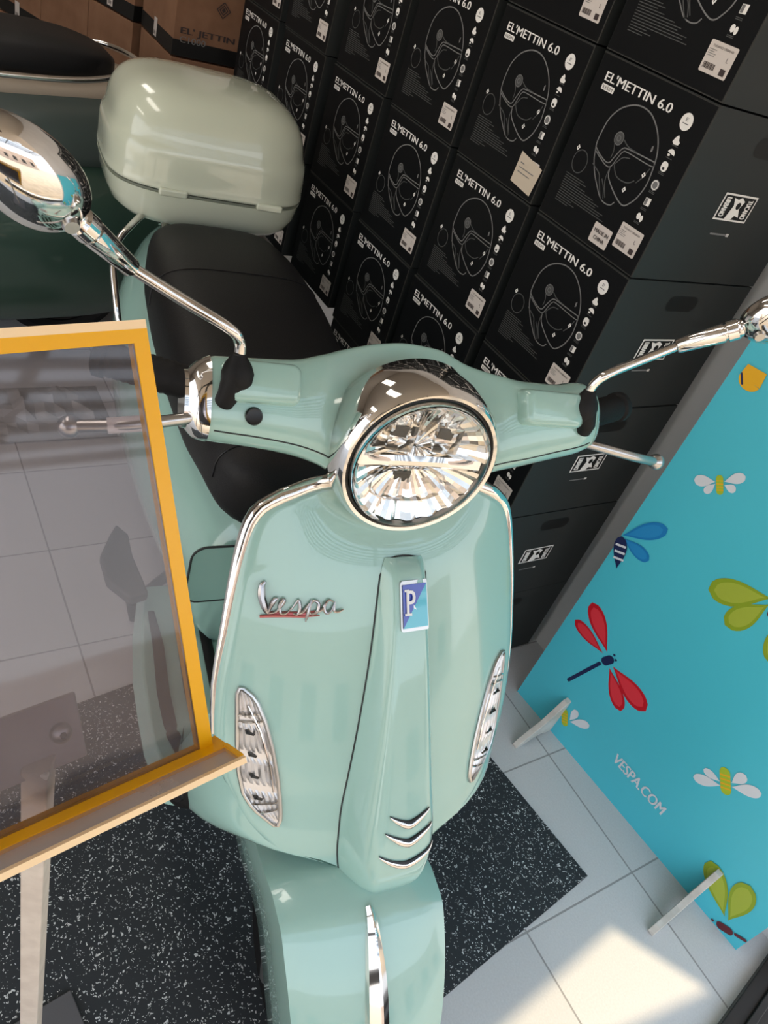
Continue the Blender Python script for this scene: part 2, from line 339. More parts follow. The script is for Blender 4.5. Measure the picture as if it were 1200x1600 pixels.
# ------------------------------------------------------------------ helmet cartons
CW, CH, CD = .258, .2685, .35
def make_carton(w=CW, h=CH, d=CD):
    root = empty('helmet_carton')
    b = MB(); b.box((0, 0, .001), (w, d, h-.001), cartons_)
    b.quad([(.001, -.0006, .002), (w-.001, -.0006, .002), (w-.001, -.0006, h-.002), (.001, -.0006, h-.002)], carton)
    for z in (.0018, h-.003): b.box((0, -.0009, z-.0008), (w, .001, z+.0008), cedge)
    b.box((w-.002, -.0009, 0.001), (w+.0003, .001, h-.001), cedge)
    b.build('carton_body', root, smooth=False)
    f = lambda a, c: (a*.281-.023, -.0012, c*h)
    f2 = lambda a, c: (a*.281-.023, -.0016, c*h)
    p = MB()
    put_text(p, "EL'METTIN 6.0", white, f, .165, .856, .724, .908, .045)
    p.quad([f(*q) for q in rrect(.165, .808, .273, .841, .006)], white); put_text(p, 'KESIM', inkd, f2, .178, .815, .26, .834)
    LW = .0065
    outer = [(.328,.502),(.315,.54),(.314,.6),(.325,.68),(.359,.742),(.405,.784),(.471,.815),(.537,.824),(.604,.812),(.664,.778),(.714,.733),(.754,.676),(.777,.62),(.79,.551),(.795,.478),(.776,.401),(.747,.353),(.712,.321),(.664,.325),(.586,.361),(.513,.41),(.49,.462)]
    def cv(l, ww=LW, m=greyp):
        ribbon(p, [(v.x, v.y) for v in catmull([(a, c, 0) for a, c in l], 4)], ww, m, f)
    cv(outer, .008, greyl); cv([(.328,.502),(.351,.449),(.404,.382),(.459,.333),(.518,.287),(.569,.273),(.616,.281),(.637,.308)], .007, greyl)
    cv([(.324,.518),(.374,.494),(.44,.476),(.473,.485),(.488,.521),(.52,.585),(.562,.597),(.634,.601),(.774,.607)], .007, greyl)
    cv([(.328,.502),(.384,.48),(.452,.459),(.493,.467),(.513,.523),(.532,.569),(.574,.58),(.77,.58),(.774,.607)], .006, greyl)
    cv([(.502,.629),(.555,.607),(.632,.604)]); cv([(.446,.59),(.464,.546),(.464,.508)])
    cv([(.511,.488),(.54,.456),(.574,.435),(.628,.432),(.671,.442),(.703,.468)]); cv([(.511,.488),(.55,.542),(.602,.558)]); cv([(.719,.462),(.748,.509),(.767,.567)])
    cv([(.455,.368),(.509,.301),(.538,.277)]); cv([(.471,.383),(.515,.34),(.544,.289)]); cv([(.49,.462),(.5,.38),(.555,.30)]); cv([(.35,.43),(.43,.40),(.455,.368)])
    p.quad([f(*q) for q in disc(.462, .622, .03, .032)], greyp); ribbon(p, disc(.462, .622, .034, .036), .005, greyl, f, True); ribbon(p, disc(.462, .622, .014, .015, 12), .004, greyl, f2, True)
    ribbon(p, disc(.247, .398, .062, .068), .006, greyp, f, True)
    for x, z in ((.191,.465),(.746,.52),(.661,.397)):
        p.quad([f2(x-.013, z-.004), f2(x+.002, z-.018), f2(x+.015, z+.004), f2(x, z+.018)], white)
        p.quad([(a[0], a[1]-.0004, a[2]) for a in (f2(x-.004, z-.002), f2(x+.001, z-.007), f2(x+.005, z+.002), f2(x, z+.007))], black)
    p.quad([f2(.716, .64), f2(.728, .65), f2(.722, .68), f2(.712, .67)], greyl)
    # small print, lower left
    for k in range(13):
        z = .305 - k*.0145; L = (.17, .20, .15, .21, .30, .36, .34, .42, .40, .44, .14, .18, .12)[k]
        ribbon(p, [(.178, z), (.178+L, z)], .0045, greyp, f)
    # icon column
    p.quad([f(*q) for q in disc(.849, .858, .042, .046)], white); put_text(p, 'E', greyl, f2, .84, .862, .858, .88); ribbon(p, [(.828, .848), (.87, .848)], .005, greyl, f2)
    p.quad([f(*q) for q in [(.823,.742),(.83,.765),(.845,.785),(.856,.776),(.86,.762),(.874,.752),(.868,.737),(.84,.733)]], white)
    p.quad([f(*q) for q in disc(.851, .682, .026, .028, 12, 0, PI)], white); p.quad([f(*q) for q in [(.835,.668),(.85,.672),(.848,.682),(.832,.68)]], white)
    p.quad([f(*q) for q in rrect(.828, .585, .874, .64, .02)], white); p.quad([f2(*q) for q in rrect(.842, .595, .858, .609, .003)], black)
    p.quad([f(*q) for q in disc(.852, .506, .03, .032, 8)], greyl); ribbon(p, disc(.852, .506, .022, .024, 12), .006, white, f2, True)
    p.quad([f(*q) for q in [(.835,.385),(.877,.388),(.877,.432),(.835,.428)]], white); p.quad([f2(*q) for q in [(.838,.388),(.856,.39),(.856,.428),(.838,.426)]], greyl)
    p.quad([f(*q) for q in disc(.845, .318, .015, .02, 8)], white); p.quad([f(*q) for q in disc(.870, .312, .012, .02, 8)], white)
    for z in (.728, .66, .578, .57, .468, .46, .368, .36, .285, .278): ribbon(p, [(.83, z), (.875, z)], .004, greyp, f)
    p.build('front_print', root, smooth=False)
    s = MB(); g = lambda a, c: (a*.281-.023, -.0022, c*h)
    s.quad([f2(*q) for q in rrect(.762, .095, .947, .247, .008)], stick)
    put_text(s, 'TUCANO URBANO', inkd, g, .785, .218, .925, .229)
    for k, L in enumerate((.05, .04, .055, .05)): ribbon(s, [(.772, .205-k*.010), (.772+L, .205-k*.010)], .003, greyl, g)
    for k in range(12): s.quad([g(.778+k*.0065, .115), g(.7805+k*.0065+(k % 3)*.0012, .115), g(.7805+k*.0065+(k % 3)*.0012, .145), g(.778+k*.0065, .145)], inkd)
    s.quad([g(.895, .108), g(.93, .108), g(.93, .14), g(.895, .14)], inkd); put_text(s, 'L', inkd, g, .905, .17, .917, .192)
    s.build('shipping_label', root, smooth=False)
    # right end: hand hole, emblem sticker, tape mark
    hx = w + .0004
    q = MB(); fy = lambda a, c: (hx, a, c)
    q.quad([fy(*v) for v in rrect(.128, h-.056, .212, h-.026, .014)], black)
    q.build('hand_hole', root, smooth=False)
    e = MB(); e1 = lambda a, c: (hx, .165+a, h-.135+c); e2 = lambda a, c: (hx+.0004, .165+a, h-.135+c); e3 = lambda a, c: (hx+.0008, .165+a, h-.135+c)
    e.quad([e1(-.045, -.022), e1(.045, -.022), e1(.045, .022), e1(-.045, .022)], white)
    e.quad([e2(-.042, -.019), e2(.042, -.019), e2(.042, .019), e2(-.042, .019)], black)
    e.quad([e3(-.017, -.019), e3(-.01, .004), e3(-.018, .016), e3(-.006, .014), e3(.002, .018), e3(.014, .012), e3(.008, 0), e3(.018, -.014), e3(.006, -.012), e3(0, -.019)], white)
    e.quad([(hx+.0012, .165+a, h-.135+c) for a, c in disc(.002, .004, .006, .006, 10)], black)
    # side lettering runs vertically at both ends of the emblem
    fr = lambda a, c: (hx+.0008, .165-.021-c, h-.135+a)
    put_text(e, 'TUCANO', white, lambda a, c: (hx+.0008, .165+.022+c, h-.135-a), -.016, 0, .016, .013, .04)
    put_text(e, 'URBANO', white, lambda a, c: (hx+.0008, .165-.038+c, h-.135-a), -.016, 0, .016, .013, .04)
    e.build('emblem_sticker', root, smooth=False)
    t = MB(); t.quad([fy(.135, h-.182), fy(.185, h-.182), fy(.185, h-.179), fy(.135, h-.179)], greyl); t.quad([fy(.180, h-.183), fy(.187, h-.183), fy(.187, h-.178), fy(.180, h-.178)], white)
    t.build('side_mark', root, smooth=False)
    return root
def copy_tree(o, parent=None):
    c = o.copy(); C.objects.link(c)
    if parent: c.parent = parent
    for ch in [x for x in bpy.data.objects if x.parent == o]: copy_tree(ch, c)
    return c
carton0 = make_carton()
colx = [-1.055, -1.338, -1.622, -1.920, -2.228, -2.537]
coly = [1.068, 1.066, 1.068, 1.072, 1.066, 1.07]
rowz = [0, .2505, .5200, .7895, 1.0590, 1.3285]
cn = ['rightmost stack', 'second stack from the right', 'third stack from the right', 'fourth stack from the right', 'fifth stack from the right', 'leftmost black stack']
rn = ['bottom', 'second from the floor', 'third from the floor', 'fourth from the floor', 'second from the top', 'topmost']
first = True
for ci in range(6):
    for ri in range(6):
        if ri == 0 and ci > 1: continue       # hidden behind the scooter
        if ri == 1 and ci > 2: continue
        if ri == 2 and ci > 4: continue
        o = carton0 if first else copy_tree(carton0); first = False
        jy = random.uniform(-.003, .003) if ri else 0
        o.location = (colx[ci] + (random.uniform(-.002, .001)), coly[ci] + jy, rowz[ri] if ri else 0)
        o.scale = (1, 1, .93 if ri == 0 else 1)
        tag(o, 'black helmet carton with line drawing, %s, %s' % (cn[ci], rn[ri]), 'carton', 'black helmet cartons stacked against the wall')
        if (ci, ri) in ((0, 4), (4, 5), (3, 5)):    # extra MADE IN CHINA sticker
            s = MB(); f2 = lambda a, c: (a*.281-.023, -.0016, c*CH); g = lambda a, c: (a*.281-.023, -.0022, c*CH)
            s.quad([f2(*q) for q in rrect(.573, .038, .731, .159, .01)], stick)
            put_text(s, 'MADE IN', inkd, g, .59, .105, .715, .128, .05); put_text(s, 'CHINA', inkd, g, .605, .063, .70, .086, .05)
            s.build('origin_sticker', o, smooth=False)
            o['label'] = 'black helmet carton with MADE IN CHINA sticker, %s, %s' % (cn[ci], rn[ri])
        if (ci, ri) == (1, 4):
            s = MB(); f2 = lambda a, c: (a*.281-.023, -.0024, c*CH); g = lambda a, c: (a*.281-.023, -.0029, c*CH)
            s.quad([f2(*q) for q in [(.735, .06), (.96, .04), (.985, .23), (.745, .265)]], mat('cream_sticker_paper', (.62, .53, .42), .6))
            for k, L in enumerate((.04, .16, .13)): ribbon(s, [(.77, .20-k*.03), (.77+L, .198-k*.03)], .006, greyl, g)
            s.build('cream_sticker', o, smooth=False)
            o['label'] = 'black helmet carton with large cream sticker over its corner, ' + cn[ci]

# ------------------------------------------------------------------ brown cartons, back left
def brown_carton(x, y, z, w, d, h, rz, label, big=False):
    root = empty('brown_carton', (x, y, z), rz); tag(root, label, 'carton', 'brown cartons in the back corner')
    b = MB(); b.box((0, 0, .001), (w, d, h-.001), brown); b.build('carton_body', root, smooth=False, bevel=.002)
    p = MB()
    p.box((-.0012, -.0012, .002), (w+.0012, d, .048), black)
    if big:
        f = lambda a, c: (w+.0016, a, c)
        put_text(p, "EL' JETTIN 6.0", inkd, f, .02, .062, .265, .085, .05); put_text(p, 'C1000', greyl, lambda a, c: (w+.0028, a, c), .02, .042, .105, .060, .01)
        for r_, ww in ((.022, .004), (.013, .004)): ribbon(p, [(.15+r_*math.cos(a), .155+r_*math.sin(a)) for a in (PI/2*k for k in range(4))], ww, inkd, f, True)
        p.quad([f(.143, .155), f(.15, .148), f(.157, .155), f(.15, .162)], inkd)
    p.build('printed_band', root, smooth=False)
    s = MB(); a = w*.42
    s.quad([(a, -.002, .008), (a+.032, -.002, .008), (a+.032, -.002, .062), (a, -.002, .062)], stick)
    for k in range(5): s.quad([(a+.006+k*.004, -.0026, .014), (a+.008+k*.004, -.0026, .014), (a+.008+k*.004, -.0026, .024), (a+.006+k*.004, -.0026, .024)], inkd)
    s.build('shipping_label', root, smooth=False)
ang = .34
for r in range(4):
    z = [.179, .395, .611, .827][r]; h = .213 if r < 3 else .34
    nm = ['lowest', 'second from the floor', 'third from the floor', 'topmost'][r]
    brown_carton(-3.03, .925, z, .33, .33, h, 0, 'brown cardboard carton, %s of the stack beside the black cartons' % nm, r == 3)
    ux, uy = math.cos(ang), math.sin(ang); x2, y2 = -3.05, .905
    for k, w in enumerate((.26, .30, .30)):
        x2 -= (w+.004)*ux; y2 -= (w+.004)*uy
        brown_carton(x2, y2, z, w, .24, h, ang, 'brown cardboard carton, %s in the %s stack left of the lettered one' % (nm, ('first', 'second', 'third')[k]))
b = MB(); b.box((-3.95, -.2, 0), (-2.66, 1.27, .178), dframe); tag(b.build('low_shelf', bevel=.003), 'low dark shelf carrying the brown cartons', 'shelf')

# ------------------------------------------------------------------ turquoise board with insects
BO = Vector((-.675, 1.283, 0)); BD = Vector((.9945, .105, 0)); BN = Vector((.105, -.9945, 0))
tilt = .012
def bp(a, c, o=.0): return BO + BD*a + Vector((0, 0, c)) + BN*(o - c*tilt)
board = empty('display_board', BO); tag(board, 'large turquoise display board printed with insects, leaning by the wall', 'display board')
BW = .697; BH = 1.18
b = MB(); vv = [bp(a, c, o) for o in (0, -.012) for a, c in ((0, 0), (BW, 0), (BW, BH), (0, BH))]
b.add(vv, [(0,1,2,3), (7,6,5,4), (0,4,5,1), (1,5,6,2), (2,6,7,3), (3,7,4,0)], teal)
o = b.build('panel', board, smooth=False); o.matrix_parent_inverse = Matrix.Translation(-BO)
b = MB()
def decal(name='insect_decal'):
    global b
    q = b.build(name, board, smooth=False); q.matrix_parent_inverse = Matrix.Translation(-BO); b = MB()
lay = [0.0004]
def poly(pts, m, off=None):
    lay[0] += .00003
    b.quad([bp(x, z, lay[0]) for x, z in pts], m)
def petal(base, tip, w, m, ml=None, rnd=.66):
    bx, bz = base; tx, tz = tip; L = math.hypot(tx-bx, tz-bz); dx, dz = (tx-bx)/L, (tz-bz)/L
    def shp(s, wv, ins=0):
        pts = []
        for side in (1, -1):
            seq = [i/14 for i in range(15)]
            if side < 0: seq = seq[::-1]
            for t in seq:
                hw = wv/2*(math.sin(PI/2*min(1, t/rnd))**1.25 if t < rnd else math.sqrt(max(0, 1-((t-rnd)/(1-rnd))**2)))
                q = ins + (1-2*ins)*t
                pts.append((bx+dx*L*q*s-dz*hw*side, bz+dz*L*q*s+dx*hw*side))
        return pts
    poly(shp(1, w), m)
    if ml: poly(shp(1, w*.72, .1), ml)
petal((.123,.300), (.030,.368), .045, red, redl); petal((.117,.289), (.020,.298), .032, red, redl)
petal((.151,.284), (.264,.264), .050, red, redl); petal((.147,.274), (.224,.211), .038, red, redl)
def capsule(a, c, w, m):
    d = math.hypot(c[0]-a[0], c[1]-a[1]); ux_, uz_ = (c[0]-a[0])/d, (c[1]-a[1])/d; th = math.atan2(uz_, ux_)
    pts = [(c[0]+w/2*math.cos(th-PI/2+PI*k/8), c[1]+w/2*math.sin(th-PI/2+PI*k/8)) for k in range(9)] + [(a[0]+w/2*math.cos(th+PI/2+PI*k/8), a[1]+w/2*math.sin(th+PI/2+PI*k/8)) for k in range(9)]
    poly(pts, m)
capsule((.089, .158), (.124, .262), .0085, navy); capsule((.131, .278), (.138, .292), .020, navy); capsule((.139,.309), (.1392,.3092), .006, navy); capsule((.148,.302), (.1482,.3022), .006, navy)
decal()
petal((.302,.664), (.206,.590), .055, green, greenl); petal((.306,.652), (.271,.556), .046, green, greenl)
petal((.345,.668), (.43,.60), .05, green, greenl); petal((.34,.66), (.375,.56), .045, green, greenl); capsule((.322, .64), (.326, .675), .02, maroon)
decal()
def bee(a, c, w, wings):
    for base, tip, ww in wings: petal(base, tip, ww, whitep)
    capsule(a, c, w, lime)
    for k in range(4):
        t = (k+.5)/4; x = a[0]+(c[0]-a[0])*t; z = a[1]+(c[1]-a[1])*t; d = math.hypot(c[0]-a[0], c[1]-a[1]); nx, nz = -(c[1]-a[1])/d, (c[0]-a[0])/d
        poly([(x-nx*w*.5, z-nz*w*.5), (x+nx*w*.5, z+nz*w*.5), (x+nx*w*.5+(c[0]-a[0])*.09, z+nz*w*.5+(c[1]-a[1])*.09), (x-nx*w*.5+(c[0]-a[0])*.09, z-nz*w*.5+(c[1]-a[1])*.09)], yellow)
    decal()
bee((.451,.305), (.474,.276), .022, [((.463,.274), (.417,.236), .024), ((.457,.280), (.420,.271), .018), ((.477,.292), (.520,.334), .026), ((.472,.299), (.480,.338), .022)])
bee((.127,.080), (.142,.056), .018, [((.150,.071), (.191,.112), .022), ((.148,.074), (.149,.114), .019)])
bee((.098,.782), (.112,.763), .014, [((.095,.772), (.060,.748), .022), ((.097,.769), (.090,.741), .015), ((.108,.783), (.134,.816), .020), ((.112,.778), (.135,.783), .016)])
petal((.640,.040), (.549,.116), .050, green, greenl); petal((.649,.040), (.625,.152), .050, green, greenl)
capsule((.648, .013), (.664, .022), .018, maroon); capsule((.632,.006), (.6322,.0062), .006, maroon); capsule((.676, .030), (.693, .040), .007, maroon)
decal()
petal((.003,.550), (.074,.632), .036, bluep, bluel); petal((.008,.546), (.080,.548), .030, bluep, bluel)
petal((.033,.478), (.004,.548), .032, navy)
for t in (.3, .5, .7): 
    x, z = .033-.029*t, .478+.07*t; poly([(x-.011, z-.006), (x+.012, z+.004), (x+.011, z+.009), (x-.012, z-.001)], whitep)
decal()
poly(disc(.040, .960, .022, .018, 20, -PI, 0) , yellow); poly([(.018,.958), (.062,.958), (.058,.985), (.02,.982)], yellow); capsule((.020, .962), (.031, .948), .004, navy)
decal()
put_text(b, 'VESPA.COM', whitep, lambda x, z: bp(x, z, .001), .276, .093, .425, .120, .03)
decal('web_address')
for s_, dd in ((.118, .125), (.575, .155)):
    b = MB(); prof = [(0, .002), (0, .115), (-.012, .112), (.02, .10)]
    P = [(-.02, .001), (-.02, .118), (0, .118), (.012, .116), (.03, .094), (.055, .062), (.085, .040), (dd-.012, .020), (dd, .007), (dd, .001), (dd-.02, .001), (.07, .012), (.04, .012), (.02, .001)]
    ring = lambda a: [BO + BD*a + BN*(y+.0) + Vector((0, 0, z)) for y, z in P]
    b.loft([ring(s_-.007), ring(s_+.007)], wood)
    q = b.build('foot', smooth=False, bevel=.0015); q.parent = board; q.matrix_parent_inverse = Matrix.Translation(-BO)

# ------------------------------------------------------------------ lectern sign holder (left foreground)
PB = Vector((-.30, .19, .889)); PT = Vector((-.472, .164, 1.145))
pu = (PT-PB).normalized(); pw = Vector((.15, -1, 0)); pw = (pw - pu*pw.dot(pu)).normalized(); pn = pw.cross(pu)*1
if pn.z < 0: pn = -pn
PH = (PT-PB).length; PWD = .30
hold = empty('sign_stand', (-.305, .067, 0)); tag(hold, 'lectern style sign stand with clear acrylic holder edged in amber', 'sign stand')
def L2(a, c, o=0): return PB + pw*a + pu*c + pn*o - Vector((-.305, .067, 0))
def slab(name, a0, a1, c0, c1, o0, o1, m, **k):
    b = MB(); vv = [L2(a, c, o) for o in (o0, o1) for a, c in ((a0, c0), (a1, c0), (a1, c1), (a0, c1))]
    b.add(vv, [(0,1,2,3), (7,6,5,4), (0,4,5,1), (1,5,6,2), (2,6,7,3), (3,7,4,0)], m); return b.build(name, hold, smooth=False, **k)
E8 = .0095
slab('clear_sheet', E8, PWD-E8, -.0095, PH-E8, -.003, 0, acr)
slab('amber_edge', -.001, E8, -.0095, PH, -.010, .0015, amber)
slab('amber_edge', PWD-E8, PWD, 0, PH, -.010, .0015, amber)
slab('amber_edge', E8, PWD-E8, PH-E8, PH, -.010, .0015, amber)
slab('pale_edge', -.001, PWD, PH, PH+.006, -.010, .0015, amberpale)
slab('ledge', -.007, PWD, -.0135, -.0105, .012, .035, acr2)
slab('amber_edge', -.009, PWD, -.0145, -.0095, -.010, .012, amber)
slab('ledge_lip', -.009, PWD, -.0145, -.0095, .035, .039, amberpale)
slab('amber_edge', -.009, -.0055, -.0145, -.0085, .010, .035, amber)
# plate behind the sheet with two bolts
o = slab('mounting_plate', .088, .215, .016, .066, -.016, -.012, platem, bevel=.0015)
for a in (.103, .165):
    b = MB(); b.lathe([(.0, .006), (.004, .006), (.007, .004), (.0075, 0)], chromed, L2(a, .041, -.012), pn, 20); b.lathe([(0, .0065), (.0025, .0065), (.0025, .004)], blackp, L2(a, .041, -.0119), pn, 6); b.build('bolt', hold)
b = MB(); T = Matrix.Rotation(-.55, 4, 'Z'); b.box((-.009, -.009, .012), (.009, .009, .905), postm, T); b.build('post', hold, bevel=.0015)
b = MB(); T = Matrix.Translation((-.128, .084, 0)) @ Matrix.Rotation(.15, 4, 'Z'); b.box((0, -.20, .0062), (.26, 0, .012), mat('dark_grey_base', (.10, .10, .11), .5), T); b.build('base_plate', hold, bevel=.002)

# ------------------------------------------------------------------ mint scooter
# own frame: x forward from the front axle, y to the rider's left, z up
sc = empty('scooter', (-.213, .495, .005), -.13); tag(sc, 'mint green motor scooter with round chrome headlight and rear top box', 'scooter')
ST = -.075; SX = -.36
def steer(p):
    dx = p[0]-SX; c, s = math.cos(ST), math.sin(ST); return Vector((SX + c*dx - s*p[1], s*dx + c*p[1], p[2]))
ZS = [.38, .40, .47, .52, .60, .70, .82, .90]; XS = [-.065, -.07, -.10, -.13, -.175, -.235, -.315, -.37]
def shx(y, z): return smooth_interp(z, ZS, XS) - 1.3*y*y - .032*min(1, max(0, (z-.775)/.07))**2*max(0, 1-(y/.14)**2)
def shn(y, z):
    e = .004; a = Vector((shx(y+e, z)-shx(y-e, z), 2*e, 0)); b_ = Vector((shx(y, z+e)-shx(y, z-e), 0, 2*e)); n = a.cross(b_).normalized(); return n if n.x > 0 else -n
def shp(y, z, o=0): return Vector((shx(y, z), y, z)) + shn(y, z)*o
WZ = [.398, .412, .430, .447, .458, .480, .51, .545, .59, .63, .685, .74, .78, .81, .828, .843, .853, .858]
WW = [.002, .028, .055, .088, .140, .172, .195, .212, .218, .217, .209, .200, .191, .181, .168, .142, .100, .002]
def wz(z): return smooth_interp(z, WZ, WW)
# leg shield: a curved panel with a rolled edge
b = MB(); zs = []
for i in range(len(WZ)-1):
    k = 4 if WZ[i+1]-WZ[i] > .025 else 2
    zs += [WZ[i] + (WZ[i+1]-WZ[i])*j/k for j in range(k)]
zs.append(WZ[-1]); rows = []
for z in zs:
    w = wz(z); r = []
    for t in [i/20 for i in range(-20, 21)]:
        r.append(shp(w*t, z))
    e0, e1 = r[0], r[-1]
    roll = [(.004, .006), (.005, .016), (-.002, .026), (-.03, .026)]
    L = [Vector((e0.x-dx, e0.y-dy*(1 if w > .02 else .1), z)) for dy, dx in roll][::-1]
    Rr = [Vector((e1.x-dx, e1.y+dy*(1 if w > .02 else .1), z)) for dy, dx in roll]
    rows.append(L + r + Rr)
b.loft(rows, mint, cap=False, closed=False)
b.build('leg_shield', sc, angle=60)
# lower skirt, wrapping back under the shield to the footboard
b = MB()
SY = [.0, .05, .10, .14, .172, .195, .212, .218, .2165]      # along the shield's lower edge, centre to side
SZ0 = [.400, .428, .449, .458, .480, .51, .545, .585, .62]
EX = [(-.10, .02, .40), (-.100, .055, .436), (-.118, .105, .446), (-.135, .148, .447), (-.160, .192, .440), (-.200, .226, .418), (-.245, .238, .388), (-.285, .240, .40), (-.30, .236, .44)]
for sg in (-1, 1):
    rows = []
    for y, z, e in zip(SY, SZ0, EX):
        p = shp(y*sg, z); q = Vector((e[0], e[1]*sg, e[2])); m_ = p.lerp(q, .5) + shn(y*sg, z)*(.006 if y > .1 else 0) + Vector((0, sg*.006*min(1, y/.15), 0))
        rows.append([p, p.lerp(m_, .5) + Vector((.002, sg*.002, 0)), m_, m_.lerp(q, .6), q, q + Vector((-.02, -sg*.01, -.004)), q + Vector((-.05, -sg*.02, .01))])
    b.loft(rows, mint, cap=False, closed=False)
b.build('shield_skirt', sc, angle=70, sub=1)
# inner shield (rider side)
b = MB(); rows = []
for z in [.47, .53, .6, .66, .72, .76]:
    w = max(.12, wz(max(z, .5))*.95); x = smooth_interp(max(z, .4), ZS, XS) - .075
    rows.append([Vector((x - 1.1*y*y, y, z)) for y in [w*t/10 for t in range(-10, 11)]])
b.loft(rows, mint, cap=False, closed=False); b.build('inner_shield', sc, solid=.01)
# chrome edge trim
pts = [shp(-wz(z), z) + Vector((-.012, -.004, 0)) for z in [.575+.02*i for i in range(13)]] 
edge = [(wz(z), z) for z in [.575, .60, .63, .66, .69, .72, .75, .77, .785, .80, .81, .82, .828, .835, .841, .846, .850, .853, .8555]] + [(.06, .8572), (.03, .858), (0, .858)]
pl = [shp(-y, z) + Vector((-.012, -.004, .0)) + Vector((0, 0, .003 if z > .84 else 0)) for y, z in edge]; pr = [Vector((shx(y, z)-.012, y+.004, z + (.003 if z > .84 else 0))) for y, z in edge[:-1]][::-1]
b = MB(); allp = pl + pr; N = len(allp); b.tube(allp, [.004 + .006*min(1, 4*i/N, 4*(N-1-i)/N) for i in range(N)], chrome, 12)
b.build('edge_trim', sc)

# steering cover ("tie") down the middle
TZ = [.400, .413, .436, .47, .50, .55, .62, .70, .76, .785, .797]
TO = [.012, .030, .044, .050, .050, .046, .040, .032, .022, .016, .003]
TW = [.012, .048, .064, .068, .067, .060, .050, .040, .034, .031, .026]
def tieo(z): return smooth_interp(z, TZ, TO)
def tiep(y, z, o=0):
    w = smooth_interp(z, TZ, TW); h = tieo(z); t = abs(y)/w
    prof = max(0, 1-max(0, (t-.45)/.55)**1.6)
    p = shp(y, z, h*prof + .0008); return p + shn(y, z)*o
b = MB(); rows = []
for i in range(60):
    z = TZ[0] + (TZ[-1]-TZ[0])*i/59; w = smooth_interp(z, TZ, TW)
    rows.append([tiep(w*t/14, z) for t in range(-14, 15)])
b.loft(rows, mint, cap=False, closed=False); tie = b.build('steering_cover', sc, angle=60)
b = MB()   # dark joint line round the cover
jl = [(smooth_interp(z, TZ, TW)+.0008, z) for z in [.405+.0125*i for i in range(31)]] + [(.0235, .7915), (.018, .7965), (.009, .798)]
b.tube([shp(-y, z, .0004) for y, z in jl] + [shp(0, .7985, .0004)] + [shp(y, z, .0004) for y, z in jl[::-1]], .0011, indoorgrey, 6)
b.build('panel_joint', sc)
for k, (z0, hw) in enumerate(((.513, .026), (.492, .031), (.468, .037))):
    b = MB(); P = []; rad = []
    for i in range(21):
        t = -1 + i/10; P.append(tiep(.004+hw*t, z0 + .016*(abs(t)**1.5)-.004, .0015)); rad.append(.0006 + .0052*(1-abs(t)**1.6))
    b.tube(P, rad, blackp, 10, flat=.55, up=shn(0, z0)); o = b.build('grille_slot', sc)
    b = MB(); b.tube([p + shn(0, z0)*.0022 + Vector((0, 0, -.0012)) for p in P], [r*.72 for r in rad], chrome, 10, flat=.5, up=shn(0, z0)); b.build('grille_trim', o)
# brand badge
def bdg(a, c, o): return tiep(.004+a*.0185, .752+c*.0235, o)
b = MB()
b.loft([[bdg(x*1.08, y*1.08, o) for x, y in rrect(-1, -1, 1, 1, .15)] for o in (-.004, .0035)], chromed); bo = b.build('badge', sc, angle=30)
b = MB(); b.quad([bdg(x, y, .004) for x, y in ((-.93, -.93), (-.93, .93), (.93, .93))], badgeb); b.quad([bdg(x, y, .004) for x, y in ((-.93, -.93), (.93, .93), (.93, -.93))], badgec)
put_text(b, 'P', badgew, lambda x, y: bdg(x, y, .0046), -.70, -.34, -.05, .70, .02)
b.quad([bdg(x, y, .0046) for x, y in ((-.82, -.38), (-.32, -.38), (-.32, -.28), (-.82, -.28))], badgew); b.quad([bdg(x, y, .0046) for x, y in ((-.82, .64), (-.5, .64), (-.5, .74), (-.82, .74))], badgew)
b.build('badge_face', bo, smooth=False)
# chrome script lettering on the shield
def scr(u, v, o=.003): # u 0..1 along, v in same unit
    y = -.176 + .098*u; z = .7245 + .026*u*.55 + .098*v; return shp(y, z, o)
b = MB()
scrm = mat('script_chrome', (.42, .40, .40), .22, 1)
def stroke(l, r0=.0018, mt=scrm, o=.0035):
    P = catmull([(u, v, 0) for u, v in l], 5); n = len(P)
    b.tube([scr(p.x, p.y, o) for p in P], [r0*(.45+.75*math.sin(PI*min(1, max(0, i/(n-1))))) for i in range(n)], mt, 8)
stroke([(.055,.36),(.02,.31),(.02,.2),(.06,.08),(.09,.03)], .0042); stroke([(.09,.03),(.13,.12),(.17,.18),(.205,.19)], .0026)
stroke([(.10,.03),(.18,.05),(.25,.12),(.28,.17),(.25,.18),(.22,.11),(.24,.04),(.30,.04),(.36,.10)])
stroke([(.36,.08),(.43,.17),(.45,.16),(.46,.08),(.43,.03),(.38,.04)]); stroke([(.42,.03),(.50,.06),(.57,.15)])
stroke([(.59,.18),(.56,.06),(.53,-.05)], .002); stroke([(.56,.10),(.62,.17),(.68,.14),(.67,.06),(.60,.03),(.57,.06)]); stroke([(.67,.05),(.73,.08),(.78,.14)])
stroke([(.86,.15),(.80,.17),(.75,.11),(.77,.04),(.83,.05),(.88,.15)]); stroke([(.88,.15),(.87,.06),(.92,.04),(.99,.06)])
o = b.build('script_lettering', sc)
b = MB(); b.tube([scr(u, v, .0025) for u, v in ((0, -.01), (.15, .008), (.3, .012), (.5, .005), (.7, .01))], [.0016, .0022, .002, .0016, .0006], scriptred, 8); 
b.tube([scr(u, v, .0012) for u, v in ((.1, .02), (.3, .03), (.5, .03), (.65, .04))], .003, scriptred, 6, flat=.5); b.build('underline', o)
